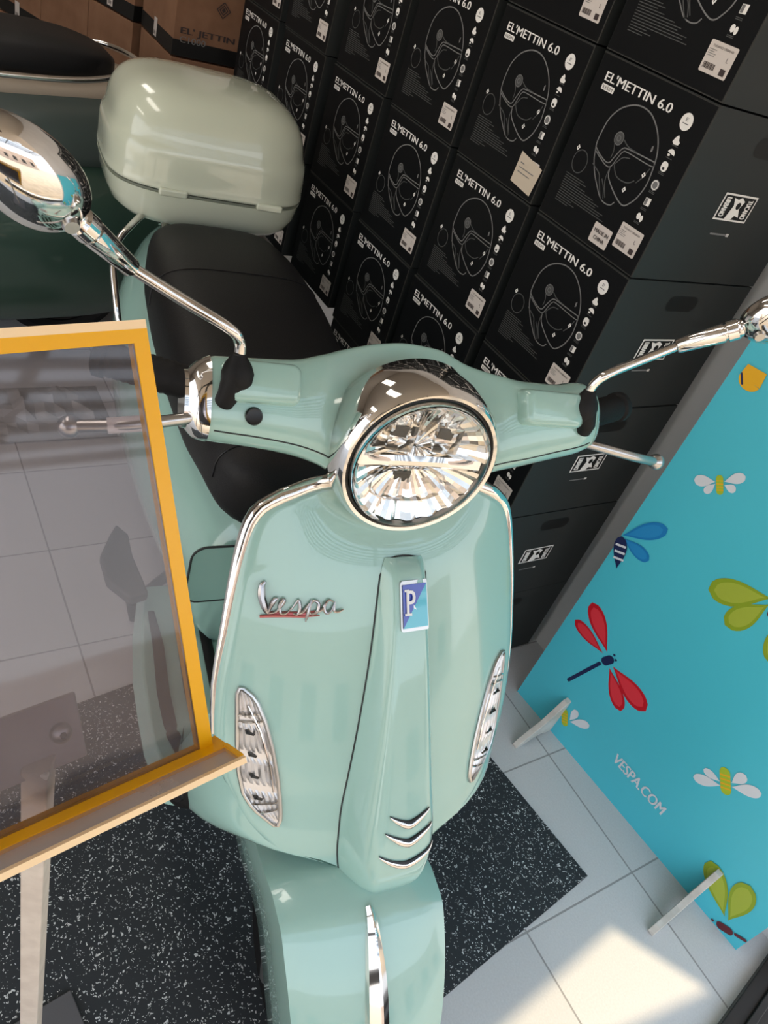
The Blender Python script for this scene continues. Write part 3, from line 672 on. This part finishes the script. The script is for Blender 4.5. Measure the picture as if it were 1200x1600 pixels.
# turn signals
IZ = [.490, .496, .505, .52, .545, .58, .61, .63, .638, .642]
IO = [.150, .160, .175, .187, .1935, .1965, .1975, .198, .1975, .195]
II = [.146, .1435, .143, .1445, .148, .156, .166, .176, .183, .192]
for sg in (-1, 1):
    def ip(t, z, o): return shp(sg*(interp(z, IZ, II)*(1-t) + interp(z, IZ, IO)*t), z, o)
    zz = [.490 + .152*i/24 for i in range(25)]
    rim = [(1, z) for z in zz] + [(0, z) for z in zz[::-1]]
    b = MB(); b.tube([ip(t, z, .002) for t, z in rim], .0030, chromed, 8, closed=True)
    ts = tag(b.build('turn_signal', sc), None); 
    b = MB(); rows = []
    for j, z in enumerate(zz):
        rows.append([ip(t/12, z, .0008 + (.0022*((i_ % 2)) if (j // 2) % 3 else .0)) for i_, t in enumerate(range(13))])
    b.loft(rows, sigref, cap=False, closed=False); b.build('reflector', ts, smooth=False)
    b = MB()
    for z in (.52, .545, .57, .595): b.box((-.003, -.006, -.0012), (.003, .006, .0012), blackp, Matrix.Translation(ip(.6, z, .003)) @ Matrix.Rotation(.5*sg, 4, 'X'))
    for z, t0, t1 in ((.612, .15, .95), (.604, .1, .95), (.503, .1, .85), (.511, .1, .9)): b.tube([ip(t0, z+.006, .004), ip(t1, z, .004)], .0014, lensref, 6)
    b.tube([ip(.15, .53, .004), ip(.15, .56, .004), ip(.25, .60, .004), ip(.5, .625, .004)], .0014, chrome, 6)
    b.build('bulb_holder', ts)
    b = MB(); rows = [[ip(t/10, z, .0035 + .003*math.sin(PI*t/10)) for t in range(11)] for z in zz]; b.loft(rows, glassm, cap=False, closed=False); b.build('lens', ts)

# ---- front fender, wheel
def fst(p): # fork turned a little with the bar
    c, s = math.cos(-.12), math.sin(-.12); dx = p[0]+.10; return Vector((-.10 + c*dx - s*(p[1]), -.040 + s*dx*.3 + c*p[1], p[2]))
FX = [-.30, -.22, -.14, -.10, -.07, -.03, .02, .078, .13, .18, .215, .235]
FZ = [.33, .375, .415, .430, .437, .435, .405, .350, .285, .205, .13, .06]
FW = [.085, .10, .112, .114, .113, .112, .109, .103, .092, .074, .050, .02]
b = MB(); rows = []
for i in range(45):
    x = FX[0] + (FX[-1]-FX[0])*i/44; z = smooth_interp(x, FX, FZ); w = smooth_interp(x, FX, FW)
    e = .005; dz = smooth_interp(x+e, FX, FZ)-smooth_interp(x-e, FX, FZ); n = Vector((-dz, 0, 2*e)).normalized()
    prof = []
    for t in range(-10, 11):
        u = t/10; prof.append(Vector((x, w*u, z)) - n*(.018*abs(u)**2.2))
    side = [(1.00, .030), (.985, .06), (.95, .10), (.9, .15)]
    down = Vector((-.45, 0, -.9)).normalized()
    Lp = [Vector((x, -w*s_, z)) - n*.018 + down*d for s_, d in side][::-1]; Rp = [Vector((x, w*s_, z)) - n*.018 + down*d for s_, d in side]
    rows.append([fst(p) for p in Lp+prof+Rp])
for r in rows:
    for p in r: p.z = max(p.z, .05)
b.loft(rows, mint, cap=False, closed=False); b.build('front_fender', sc, solid=.003, angle=35)
def fcr(x, y, o):
    z = smooth_interp(x, FX, FZ); e = .005; dz = smooth_interp(x+e, FX, FZ)-smooth_interp(x-e, FX, FZ); n = Vector((-dz, 0, 2*e)).normalized(); return fst(Vector((x, y, z)) + n*o)
b = MB(); rows = []
for i in range(30):
    t = i/29; x = -.030 + .255*t; w = .0055 + .011*math.sin(PI*min(1, t*1.05)**.9); h = .004 + .016*math.sin(PI*min(1, .08+t*.9))
    rows.append([fcr(x, -w, -.002), fcr(x, -w*.8, h*.5), fcr(x, -w*.1, h), fcr(x, w*.1, h), fcr(x, w*.8, h*.5), fcr(x, w, -.002)])
b.loft(rows, chrome); b.build('fender_crest', sc, angle=25)
def wheel(name, x, y, r, w):
    b = MB(); prof = [(r-.055, -w*.42), (r-.03, -w*.5), (r-.012, -w*.45), (r-.002, -w*.28), (r, 0), (r-.002, w*.28), (r-.012, w*.45), (r-.03, w*.5), (r-.055, w*.42), (r-.058, 0), (r-.055, -w*.42)]
    b.lathe(prof, rubber, (x, y, r), (0, 1, 0), 48); o = b.build(name, sc)
    b = MB(); b.lathe([(.02, w*.2), (.05, w*.2), (r-.07, w*.1), (r-.056, w*.4), (r-.056, -w*.4), (r-.07, -w*.1), (.05, -w*.2), (.02, -w*.2)], chromed, (x, y, r), (0, 1, 0), 40); b.build('rim', o)
wheel('front_wheel', -.06, -.045, .170, .095); wheel('rear_wheel', -1.33, 0, .215, .11)

# ---- handlebar group (steered)
EN = Vector((.81, 0, .586)); EE = Vector((-.586, 0, .81)); HC = Vector((-.405, 0, .945))
def hp(y, e, n): return steer(HC + Vector((0, y, 0)) + EE*e + EN*n)
HY = [-.272, -.262, -.245, -.2, -.155, -.12, -.08, -.04, 0, .04, .08, .12, .155, .2, .245, .262, .272]
HT = [.026, .036, .044, .046, .049, .058, .071, .081, .086, .083, .066, .056, .052, .052, .058, .05, .04]
HB = [-.035, -.045, -.049, -.053, -.059, -.068, -.086, -.098, -.102, -.098, -.086, -.068, -.060, -.049, -.038, -.030, -.022]
HN = [.022, .030, .034, .037, .038, .034, .027, .022, .021, .022, .027, .034, .038, .037, .034, .030, .022]
def hoff(y): return -.024*max(0, 1-(y/.12)**2)
def hsec(y, n=48, g=1):
    t, bo_, nn = (smooth_interp(y, HY, q) for q in (HT, HB, HN)); c = (t+bo_)/2; h = (t-bo_)/2
    return [hp(y, c + b_*g, a*g + hoff(y)) for a, b_ in superel(nn, h, 2.7, n)]
b = MB(); b.loft([hsec(-.262 + .524*i/60) for i in range(61)], mint); hb = b.build('handlebar_cover', sc, angle=60)
for y0, y1 in ((-.245, -.085), (.09, .255)):   # seam between upper and lower shell
    b = MB(); P = []
    for i in range(20):
        y = y0 + (y1-y0)*i/19; t, bo_, nn = (smooth_interp(y, HY, q) for q in (HT, HB, HN)); h = (t-bo_)/2; c = (t+bo_)/2; e = bo_ + .012; u = (e-c)/h
        P.append(hp(y, e, nn*(1-abs(u)**2.7)**(1/2.7) + .0002 + hoff(y)))
    b.tube(P, .0009, indoorgrey, 6); b.build('shell_seam', hb)
def collar(y0, y1, m, name):
    b = MB(); b.loft([hsec(y0, 48, .9)] + [hsec(y0 + (y1-y0)*i/6, 48, 1.03) for i in range(7)] + [hsec(y1, 48, .9)], m); return b.build(name, hb, angle=35)
collar(-.276, -.250, chrome, 'bar_collar'); collar(.262, .272, mint, 'bar_collar')
# raised switch pods
for sg in (-1, 1):
    b = MB(); y0, y1 = (-.240, -.155) if sg < 0 else (.132, .225)
    rings = []
    for gr, hh in ((1.0, 0), (1.0, .014), (.93, .025), (.80, .029)):
        cy_ = (y0+y1)/2; cz = .018; pts = rrect(-(y1-y0)/2*gr, -.024*gr, (y1-y0)/2*gr, .022*gr, .010*gr, 5)
        rings.append([hp(cy_+a, cz+c, .026 + hh - .10*max(0, c)) for a, c in pts])
    b.loft(rings, mint); b.build('switch_pod', hb, angle=50)
b = MB(); b.lathe([(.0, .002), (.007, .002), (.0085, .0025), (.010, .0)], blackp, hp(-.205, -.019, .0380), (EN), 20); b.build('screw_hole', hb)
# steering head between bar and shield
b = MB(); b.loft([[Vector((x + a, c, z)) for a, c in superel(hx_, hy_, 2.5, 32)] for x, z, hx_, hy_ in ((-.42, .76, .05, .055), (-.42, .82, .05, .06), (-.41, .86, .05, .075), (-.405, .90, .05, .085))], mint); b.build('steering_head', sc)
b = MB(); b.loft([[Vector((x + a, c, z)) for a, c in superel(hx_, hy_, 3, 32)] for x, z, hx_, hy_ in ((-.40, .80, .05, .08), (-.405, .838, .045, .07), (-.405, .850, .04, .06))], mint); b.build('shield_top', sc, angle=60)
# grips and levers
for sg in (-1, 1):
    g0 = hp(sg*.262, .012, -.012); g1 = steer(Vector((-.462, sg*.362, .948)))
    d = (g1-g0); b = MB(); prof = [(.0, 0), (.018, 0), (.019, .01)] + [(.0185 + .0012*(i % 2), .02 + (d.length-.035)*i/18) for i in range(19)] + [(.022, d.length-.012), (.022, d.length-.003), (.018, d.length), (0, d.length)]
    b.lathe(prof, rubber, g0, d, 28); b.build('hand_grip', hb)
    l0 = steer(Vector((-.388, sg*.25, .932))); l1 = steer(Vector((-.371, sg*.388, .918)))
    P = catmull([l0, l0.lerp(l1, .25) + Vector((.012, 0, .006)), l0.lerp(l1, .6) + Vector((.014, 0, .006)), l1], 8)
    b = MB(); b.tube(P, [.0065]*len(P), chromed, 14, flat=1.15); b.sphere(l1, .0115, chromed, 18, 12); lv = b.build('brake_lever', hb)
    if sg < 0:
        b = MB(); b.tube([P[12], P[19]], .0085, mat('wrap_film', (.75, .70, .70), .3), 12); b.build('protective_wrap', lv)
# mirrors
for sg in (-1, 1):
    base = hp(sg*.226, .020, .044)
    mt_ = empty('mirror', (0, 0, 0)); mt_.parent = sc
    b = MB(); b.lathe([(.0, -.014), (.013, -.013), (.0175, -.004), (.0175, .006), (.0145, .014), (.0105, .020), (.008, .026), (0, .026)], rubber, base, (-.25, sg*.08, 1), 24)
    b.tube([hp(sg*.237, -.006, .034), hp(sg*.235, .000, .042), hp(sg*.228, .020, .046)], [.0105, .0115, .015], rubber, 20); b.build('rubber_boot', mt_)
    s0 = base + Vector((-.006, 0, .022)); f0 = steer(Vector((-.404, sg*.339, 1.081))); f1 = steer(Vector((-.380, sg*.381, 1.123)))
    P = catmull([s0, s0 + Vector((0, sg*.003, .016)), s0 + Vector((.002, sg*.016, .032)), s0.lerp(f0, .55) + Vector((0, 0, .010)), f0], 8)
    b = MB(); b.tube(P, .0060, chrome, 16); b.build('stem', mt_)
    d = f1-f0; b = MB(); b.lathe([(0, 0), (.0082, 0), (.0095, .002), (.0125, d.length*.85), (.0125, d.length*.9), (.0105, d.length*.91), (.0105, d.length*.95), (.0135, d.length*.96), (.0135, d.length*1.15), (.011, d.length*1.2), (.010, d.length*1.35)], chrome, f0, d, 28); b.build('ferrule', mt_, angle=30)
    dd = d.normalized(); fw = steer(Vector((SX+1, 0, 0))) - steer(Vector((SX, 0, 0))); fw = (fw - dd*fw.dot(dd)).normalized(); sd = dd.cross(fw)
    fw2 = (fw*math.cos(.35) + sd*math.sin(.35)*(1 if sg < 0 else -1))*1
    mc_ = f1 + dd*.077
    T = Matrix((dd, sd, fw)).transposed()
    b = MB(); rings = []
    for i in range(13):   # domed chrome shell, open toward the rider
        th = PI/2*i/12; rr_ = math.sin(th); hh = .030*math.cos(th)
        rings.append([mc_ + T @ Vector((.062*rr_*math.cos(a) - .004*rr_, .036*rr_*math.sin(a)*(1-.12*math.cos(a)), hh)) for a in (2*PI*k/40 for k in range(40))])
    rings.append([mc_ + T @ Vector((.060*math.cos(a) - .004, .034*math.sin(a)*(1-.12*math.cos(a)), -.008)) for a in (2*PI*k/40 for k in range(40))])
    b.loft(rings, chrome, cap=False); b.lathe([(0, .004), (.006, .004), (.0075, 0)], chromed, f1 + dd*.03 + fw*.022, fw, 20); b.build('mirror_shell', mt_)
    b = MB(); b.loft([[mc_ + T @ Vector((.0595*math.cos(a) - .004, .0335*math.sin(a)*(1-.12*math.cos(a)), h)) for a in (2*PI*k/40 for k in range(40))] for h in (-.006, -.0075)], chrome); b.build('mirror_glass', mt_)
# headlight
al = .06; hn = steer(Vector((SX+math.cos(al), 0, math.sin(al)))) - steer(Vector((SX, 0, 0))); hn.normalize(); ho = steer(Vector((-.328, -.006, .922)))
hup = Vector((0, 0, 1))
b = MB(); b.lathe([(.090, -.085), (.104, -.070), (.1065, -.035), (.1045, -.014), (.1005, -.002), (.0965, .002), (.0925, .001), (.0905, -.004), (.090, -.012)], chrome, ho, hn, 72)
hl = b.build('headlight_bezel', sc, angle=50)
b = MB(); b.lathe([(.0915, -.002), (.0895, -.0005), (.0875, -.003), (.087, -.010)], blackp, ho, hn, 64); b.build('bezel_gasket', hl)
b = MB(); b.lathe([(.0875, -.002), (.0855, .0015), (.084, -.004)], chromed, ho, hn, 64); b.build('inner_ring', hl)
hr = hup.cross(hn).normalized(); hu = hn.cross(hr).normalized()   # hr to rider's left
def hlp(a, c, o): return ho + hr*a + hu*c + hn*o
b = MB(); rows = []    # faceted reflector bowl, upper and lower halves
NR, NA = 9, 36
for half in (1, -1):
    rows = []
    for i in range(NR+1):
        r = .083*i/NR; ring = []
        for k in range(NA+1):
            a = PI*k/NA; x = r*math.cos(a); y = half*(.008 + (r*math.sin(a))*(.9))
            o = -.031 + .026*(i/NR)**2 + (.0035 if (k % 4 < 2) else 0)*(i/NR)
            ring.append(hlp(x, y, o))
        rows.append(ring)
    b.loft(rows, lensref, cap=False, closed=False)
b.build('reflector', hl, smooth=False)
b = MB(); rows = []
for i in range(21):
    x = -.081 + .162*i/20; k = 1-(x/.081)**2*.6
    rows.append([hlp(x, y, o) for y, o in ((.010, -.028), (.0085, -.010*k), (.003, -.004*k-.002), (-.003, -.006*k), (-.008, -.012*k), (-.010, -.028))])
b.loft(rows, chrome, cap=False, closed=False); b.build('light_bar', hl, angle=25)
b = MB()
for sx_ in (-.030, .030):
    b.box((-.010, -.007, -.002), (.010, .007, .002), led, Matrix.Translation(hlp(sx_, .034, -.022)) @ Matrix((hr, hu, hn)).transposed().to_4x4() @ Matrix.Rotation(-.12, 4, 'Z'))
b.box((-.012, -.010, -.002), (.012, .010, .002), led, Matrix.Translation(hlp(-.006, -.036, -.028)) @ Matrix((hr, hu, hn)).transposed().to_4x4())
b.build('led_window', hl)
b = MB()
for sx_ in (-.030, .030):
    b.loft([[hlp(sx_+a*s_, .034+c*s_, o) for a, c in ((-.013, -.016), (.014, -.018), (.014, .010), (-.013, .011))] for s_, o in ((1.25, -.012), (1.0, -.024))], lensref, cap=False)
b.loft([[hlp(a*s_, -.036+c*s_, o) for a, c in superel(.05, .024, 2.3, 28)] for s_, o in ((1.0, -.012), (.75, -.03))], chrome, cap=False)
for k in range(-5, 6): b.tube([hlp(k*.013, .052-abs(k)*.003, -.020), hlp(k*.013*1.05, .070-k*k*.0009, -.012)], .0016, chrome, 6)
for k in range(-4, 5): b.tube([hlp(k*.014, -.060+abs(k)*.004, -.020), hlp(k*.014, -.072+k*k*.0012, -.012)], .0016, lensref, 6)
b.build('reflector_facets', hl, smooth=False)
b = MB(); rings = []
for i in range(13):
    r = .0865*i/12; rings.append([hlp(r*math.cos(a), r*math.sin(a), .004 + .010*(1-(i/12)**2)) for a in (2*PI*k/48 for k in range(48))])
b.loft(rings, glassm, cap=False); b.build('headlight_lens', hl, solid=.002)

# ---- seat
b = MB(); rings = []
SXs = [-1.40, -1.38, -1.33, -1.2, -1.05, -.9, -.78, -.68, -.62, -.59, -.575]
SH = [.06, .115, .142, .164, .172, .170, .165, .155, .138, .11, .07]
SZ = [.70, .745, .765, .772, .765, .748, .735, .728, .715, .70, .67]
SB = [.62, .60, .60, .60, .59, .575, .575, .585, .575, .575, .59]
for i in range(56):
    x = -1.40 + .825*i/55; w = smooth_interp(x, SXs, SH); zt = smooth_interp(x, SXs, SZ); zb = smooth_interp(x, SXs, SB)
    rings.append([Vector((x, a, (zt+zb)/2 + c)) for a, c in superel(w, (zt-zb)/2, 3.6, 40)])
b.loft(rings, leather); seat = b.build('seat', sc, angle=70)
b = MB()
for x0 in (-.64, -.80, -1.12):
    w = smooth_interp(x0, SXs, SH); zt = smooth_interp(x0, SXs, SZ); zb = smooth_interp(x0, SXs, SB)
    P = [Vector((x0, a*1.004, (zt+zb)/2 + c*1.006)) for a, c in superel(w, (zt-zb)/2, 3.6, 40) if c > -.02]
    P.sort(key=lambda p: p.y); b.tube(P, .0014, blackp, 6)
b.build('seat_stitching', seat)
# ---- body
BX = [-1.72, -1.68, -1.6, -1.45, -1.3, -1.1, -.95, -.8, -.7, -.63, -.60]
BWd = [.03, .08, .13, .18, .202, .207, .200, .18, .162, .15, .135]
BT = [.60, .63, .65, .66, .65, .63, .615, .605, .60, .59, .57]
BB = [.50, .42, .36, .30, .27, .26, .26, .25, .25, .25, .26]
b = MB(); rings = []
for i in range(60):
    x = BX[0] + (BX[-1]-BX[0])*i/59; w = smooth_interp(x, BX, BWd); zt = smooth_interp(x, BX, BT); zb = smooth_interp(x, BX, BB); r = []
    for a, c in superel(1, 1, 2.8, 48):
        z = (zt+zb)/2 + c*(zt-zb)/2; ww = w*(1 - .22*max(0, c)**1.5)
        r.append(Vector((x, a*ww, z)))
    rings.append(r)
b.loft(rings, mint); b.build('rear_body', sc, angle=70)
b = MB(); pts = rrect(-.17, -.10, .02, .03, .025, 6)   # battery cover under the seat front
b.loft([[Vector((-.597 + o, a, .51 + c)) for a, c in pts] for o in (0, .006)], mint); gv = b.build('service_cover', sc, bevel=.002)
b = MB(); b.tube([Vector((-.592, a, .51+c)) for a, c in pts], .0022, indoorgrey, 6, closed=True); b.box((-.592, -.10, .517), (-.588, -.03, .527), indoorgrey); b.build('cover_joint', gv)
# footboard
b = MB(); rows = []
for x in [-.27, -.33, -.40, -.48, -.55, -.65, -.75]:
    w = interp(x, [-.75, -.6, -.3, -.12], [.20, .235, .245, .225]); z = interp(x, [-.75, -.42, -.27], [.275, .275, .37])
    rows.append([Vector((x, y, z - (.03 if abs(y) >= w else 0))) for y in [-w, -w+.012, -w*.5, -.07]] + [Vector((x, -.05, z+.03)), Vector((x, .05, z+.03))] + [Vector((x, y, z - (.03 if abs(y) >= w else 0))) for y in [.07, w*.5, w-.012, w]])
b.loft(rows, mint, cap=False, closed=False); fb = b.build('footboard', sc, solid=.02, bevel=.004)
for y in (-.205, -.160, -.115, .115, .160, .205):
    b = MB(); P = [Vector((x, y*(1.0 if x > -.55 else .96), interp(x, [-.75, -.42, -.27], [.290, .290, .384]))) for x in [-.68, -.6, -.5, -.42, -.34, -.29]]
    b.tube(P, [.006, .010, .011, .011, .010, .006], rubber, 10, flat=.45, up=(0, 0, 1)); b.build('rubber_strip', fb)
# passenger footrest folded out at the right side, side stand
b = MB(); pk = [(-.90, -.232, .30), (-.86, -.25, .31), (-.80, -.275, .315), (-.74, -.27, .31), (-.69, -.235, .31), (-.70, -.20, .31), (-.80, -.215, .31), (-.86, -.215, .31)]
b.loft([[Vector(p) + Vector((0, 0, -.012)) for p in pk], [Vector(p) + Vector((0, 0, .012)) for p in pk]], mat('grey_rubber', (.09, .085, .082), .6)); b.build('passenger_footrest', sc, bevel=.006, bseg=3)
for sg in (-1, 1):
    b = MB(); b.lathe([(0, .012), (.010, .014), (.022, .012), (.030, .004), (.032, -.02), (0, -.02)], rubber, (-.250, sg*.236, .420), (.5, sg*.6, .15), 28); b.lathe([(0, .0165), (.010, .0165), (.012, .0125)], blackp, (-.250, sg*.236, .420), (.5, sg*.6, .15), 20); b.build('rubber_plug', sc)
# belly: dark engine mass and centre stand
b = MB(); b.loft([[Vector((x, a, .21+c)) for a, c in superel(w, h, 3, 24)] for x, w, h in ((-1.42, .07, .05), (-1.3, .12, .09), (-1.0, .13, .09), (-.8, .10, .06))], blackp); b.build('engine', sc)
b = MB()
for sg in (-1, 1): b.tube([Vector((-.86, sg*.10, .22)), Vector((-.92, sg*.13, .10)), Vector((-.94, sg*.17, .012))], .012, blackp, 10); b.tube([Vector((-.90, sg*.17, .012)), Vector((-.98, sg*.17, .012))], .012, blackp, 10)
b.build('centre_stand', sc)
# fork leg down to the axle
b = MB(); b.tube([Vector((-.14, -.04, .42)), Vector((-.12, -.105, .30)), Vector((-.06, -.105, .17))], .022, chromed, 14); b.tube([Vector((-.06, -.11, .17)), Vector((-.06, .02, .17))], .012, chromed, 12); b.build('fork', sc)
# rear rack and grab rail
b = MB()
P = catmull([(-1.20, -.200, .56), (-1.23, -.212, .62), (-1.30, -.214, .70), (-1.38, -.165, .735), (-1.50, -.09, .74)], 8)
b.tube(P, .0075, chrome, 14); b.build('lifting_handle', sc)
b = MB(); b.tube([(-1.40, -.09, .70), (-1.45, -.09, .718), (-1.68, -.09, .718)], .008, chrome, 12); b.tube([(-1.40, .09, .70), (-1.45, .09, .718), (-1.68, .09, .718)], .008, chrome, 12)
b.tube([(-1.46, -.10, .712), (-1.46, .10, .712)], .008, chrome, 12); b.tube([(-1.66, -.10, .712), (-1.66, .10, .712)], .008, chrome, 12)
b.tube([(-1.58, -.06, .60), (-1.56, -.06, .712)], .010, chrome, 12); b.tube([(-1.58, .06, .60), (-1.56, .06, .712)], .010, chrome, 12); b.build('rear_rack', sc)
# top box
tb = empty('top_box', (-1.555, .000, .728)); tb.parent = sc
def tbring(z, hx_, hy_, px_=3.6, ox=0): return [Vector((a+ox, c, z)) for a, c in superel(hx_, hy_, px_, 56)]
b = MB(); b.loft([tbring(0, .145, .165), tbring(.005, .160, .185), tbring(.02, .173, .202), tbring(.045, .182, .213), tbring(.078, .187, .219)], mintd); tub = b.build('tub', tb, angle=60)
b = MB(); b.loft([tbring(.0785, .185, .217), tbring(.083, .185, .217)], mat('seam_shade', (.16, .18, .14), .6)); b.build('seam_line', tub, angle=30)
b = MB(); rg = [tbring(.083, .186, .218), tbring(.085, .189, .221), tbring(.095, .189, .221), tbring(.098, .186, .2185), tbring(.14, .1865, .220, 3.5), tbring(.165, .183, .217, 3.4), tbring(.171, .177, .210, 3.3), tbring(.20, .172, .206, 3.6, -.003), tbring(.230, .160, .194, 3.6, -.007), tbring(.252, .138, .172, 3.5, -.012), tbring(.264, .110, .142, 3.4, -.014), tbring(.271, .070, .10, 3.2, -.016), tbring(.273, .02, .03, 2.3, -.016), tbring(.2735, .004, .005, 2, -.016)]
b.loft(rg, mintd); b.build('lid', tb, angle=80, sub=1)
for y in (-.095, .115):
    b = MB(); b.box((.176, y-.030, .076), (.1915, y+.030, .092), mintd); b.build('hinge', tb, bevel=.005, bseg=3)

# ------------------------------------------------------------------ dark green scooter parked behind, seen from its side
gs = empty('scooter', (-2.42, .45, 0), .06); tag(gs, 'dark green motor scooter with black seat, parked behind on the left', 'scooter')
def gl_(name, st, m, p=2.8, par=gs, n=44, ang=70):   # st: (y, xc, zc, hw, hh)
    b = MB(); ys = [q[0] for q in st]; rings = []
    for i in range(40):
        y = ys[0] + (ys[-1]-ys[0])*i/39; xc, zc, hw, hh = (smooth_interp(y, ys, [q[k] for q in st]) for k in (1, 2, 3, 4))
        rings.append([Vector((xc + a, y, zc + c)) for a, c in superel(hw, hh, p, n)])
    b.loft(rings, m); return b.build(name, par, angle=ang)
gl_('side_cowl', [(-.62, 0, .36, .12, .15), (-.5, 0, .35, .19, .20), (-.2, 0, .345, .235, .25), (.1, 0, .36, .25, .25), (.32, 0, .38, .23, .235), (.48, 0, .42, .17, .18), (.56, 0, .45, .08, .11), (.58, 0, .46, .03, .05)], dkgreen)
gl_('rear_body', [(-.62, -.02, .60, .10, .10), (-.4, -.02, .62, .15, .12), (0, -.02, .66, .175, .13), (.25, -.02, .68, .17, .12), (.40, -.02, .69, .12, .10), (.46, -.02, .69, .05, .06)], greygreen)
gl_('seat_trim', [(-.62, -.03, .745, .11, .035), (0, -.03, .765, .15, .035), (.25, -.03, .775, .14, .035), (.37, -.03, .775, .10, .03), (.40, -.03, .775, .05, .02)], tan)
gl_('seat', [(-.70, -.04, .80, .09, .04), (-.4, -.04, .81, .13, .045), (-.05, -.04, .83, .145, .05), (.10, -.04, .835, .135, .045), (.20, -.04, .83, .09, .035), (.23, -.04, .825, .04, .02)], leather, 3.2)
b = MB(); P = catmull([(.155, -.35, .80), (.155, -.1, .805), (.15, .10, .82), (.12, .23, .845), (.03, .29, .85), (-.06, .29, .85), (-.15, .23, .845), (-.18, .1, .83)], 8)
b.tube(P, .008, chrome, 12); b.tube([(.06, .20, .77), (.08, .26, .85)], .008, chrome, 12); b.build('grab_rail', gs)
b = MB(); P = [Vector((.240*1.0, y, .235 + .09*max(0, y))) for y in [-.45 + .05*i for i in range(17)]]
for p in P: p.x = smooth_interp(p.y, [-.62, -.5, -.2, .1, .32, .48], [.10, .168, .212, .232, .205, .14])
b.tube(P, .002, indoorgrey, 6); b.build('cowl_seam', gs)
for y in (-.75, .10):
    b = MB(); b.lathe([(.155, -.04), (.18, -.05), (.205, -.035), (.21, 0), (.205, .035), (.18, .05), (.155, .04), (.152, 0), (.155, -.04)], rubber, (0, y, .21), (1, 0, 0), 40); w_ = b.build('wheel', gs)
    b = MB(); b.lathe([(0, .02), (.09, .02), (.15, .04), (.156, 0), (.15, -.04), (.09, -.02), (0, -.02)], blackp, (0, y, .21), (1, 0, 0), 32); b.build('rim', w_)
b = MB(); b.loft([[Vector((a, -1.0 - .02*0 + yy, zc + c)) for a, c in superel(hw, hh, 3, 28)] for yy, zc, hw, hh in ((0, .62, .17, .30), (.03, .62, .19, .33), (.06, .62, .17, .30))], dkgreen); b.build('leg_shield', gs)
b = MB(); b.box((-.12, -.98, .26), (.12, -.5, .30), dkgreen); b.build('footboard', gs, bevel=.01)
b = MB(); b.tube([(-.28, -1.0, 1.0), (0, -1.02, .98), (.28, -1.0, 1.0)], .03, dkgreen, 16); b.tube([(0, -1.0, .9), (0, -1.0, 1.0)], .05, dkgreen, 16); b.build('handlebar', gs)
# crumpled clear wrap on the floor behind the seat
b = MB(); rows = []
for i in range(14):
    row = []
    for j in range(14):
        x, y = (i/13-.5)*.26, (j/13-.5)*.34; r = max(0, 1-(x/.13)**2)*max(0, 1-(y/.17)**2)
        row.append(Vector((x, y, .004 + r*(.05 + .05*noise.noise(Vector((x*22, y*22, 3)))))))
    rows.append(row)
b.loft(rows, mat('plastic_wrap', (.30, .29, .28), .25), cap=False, closed=False); o = b.build('plastic_wrap', None, smooth=False); o.location = (-1.95, .42, 0)
tag(o, 'crumpled grey plastic wrap on the floor under the dark green scooter', 'plastic wrap')
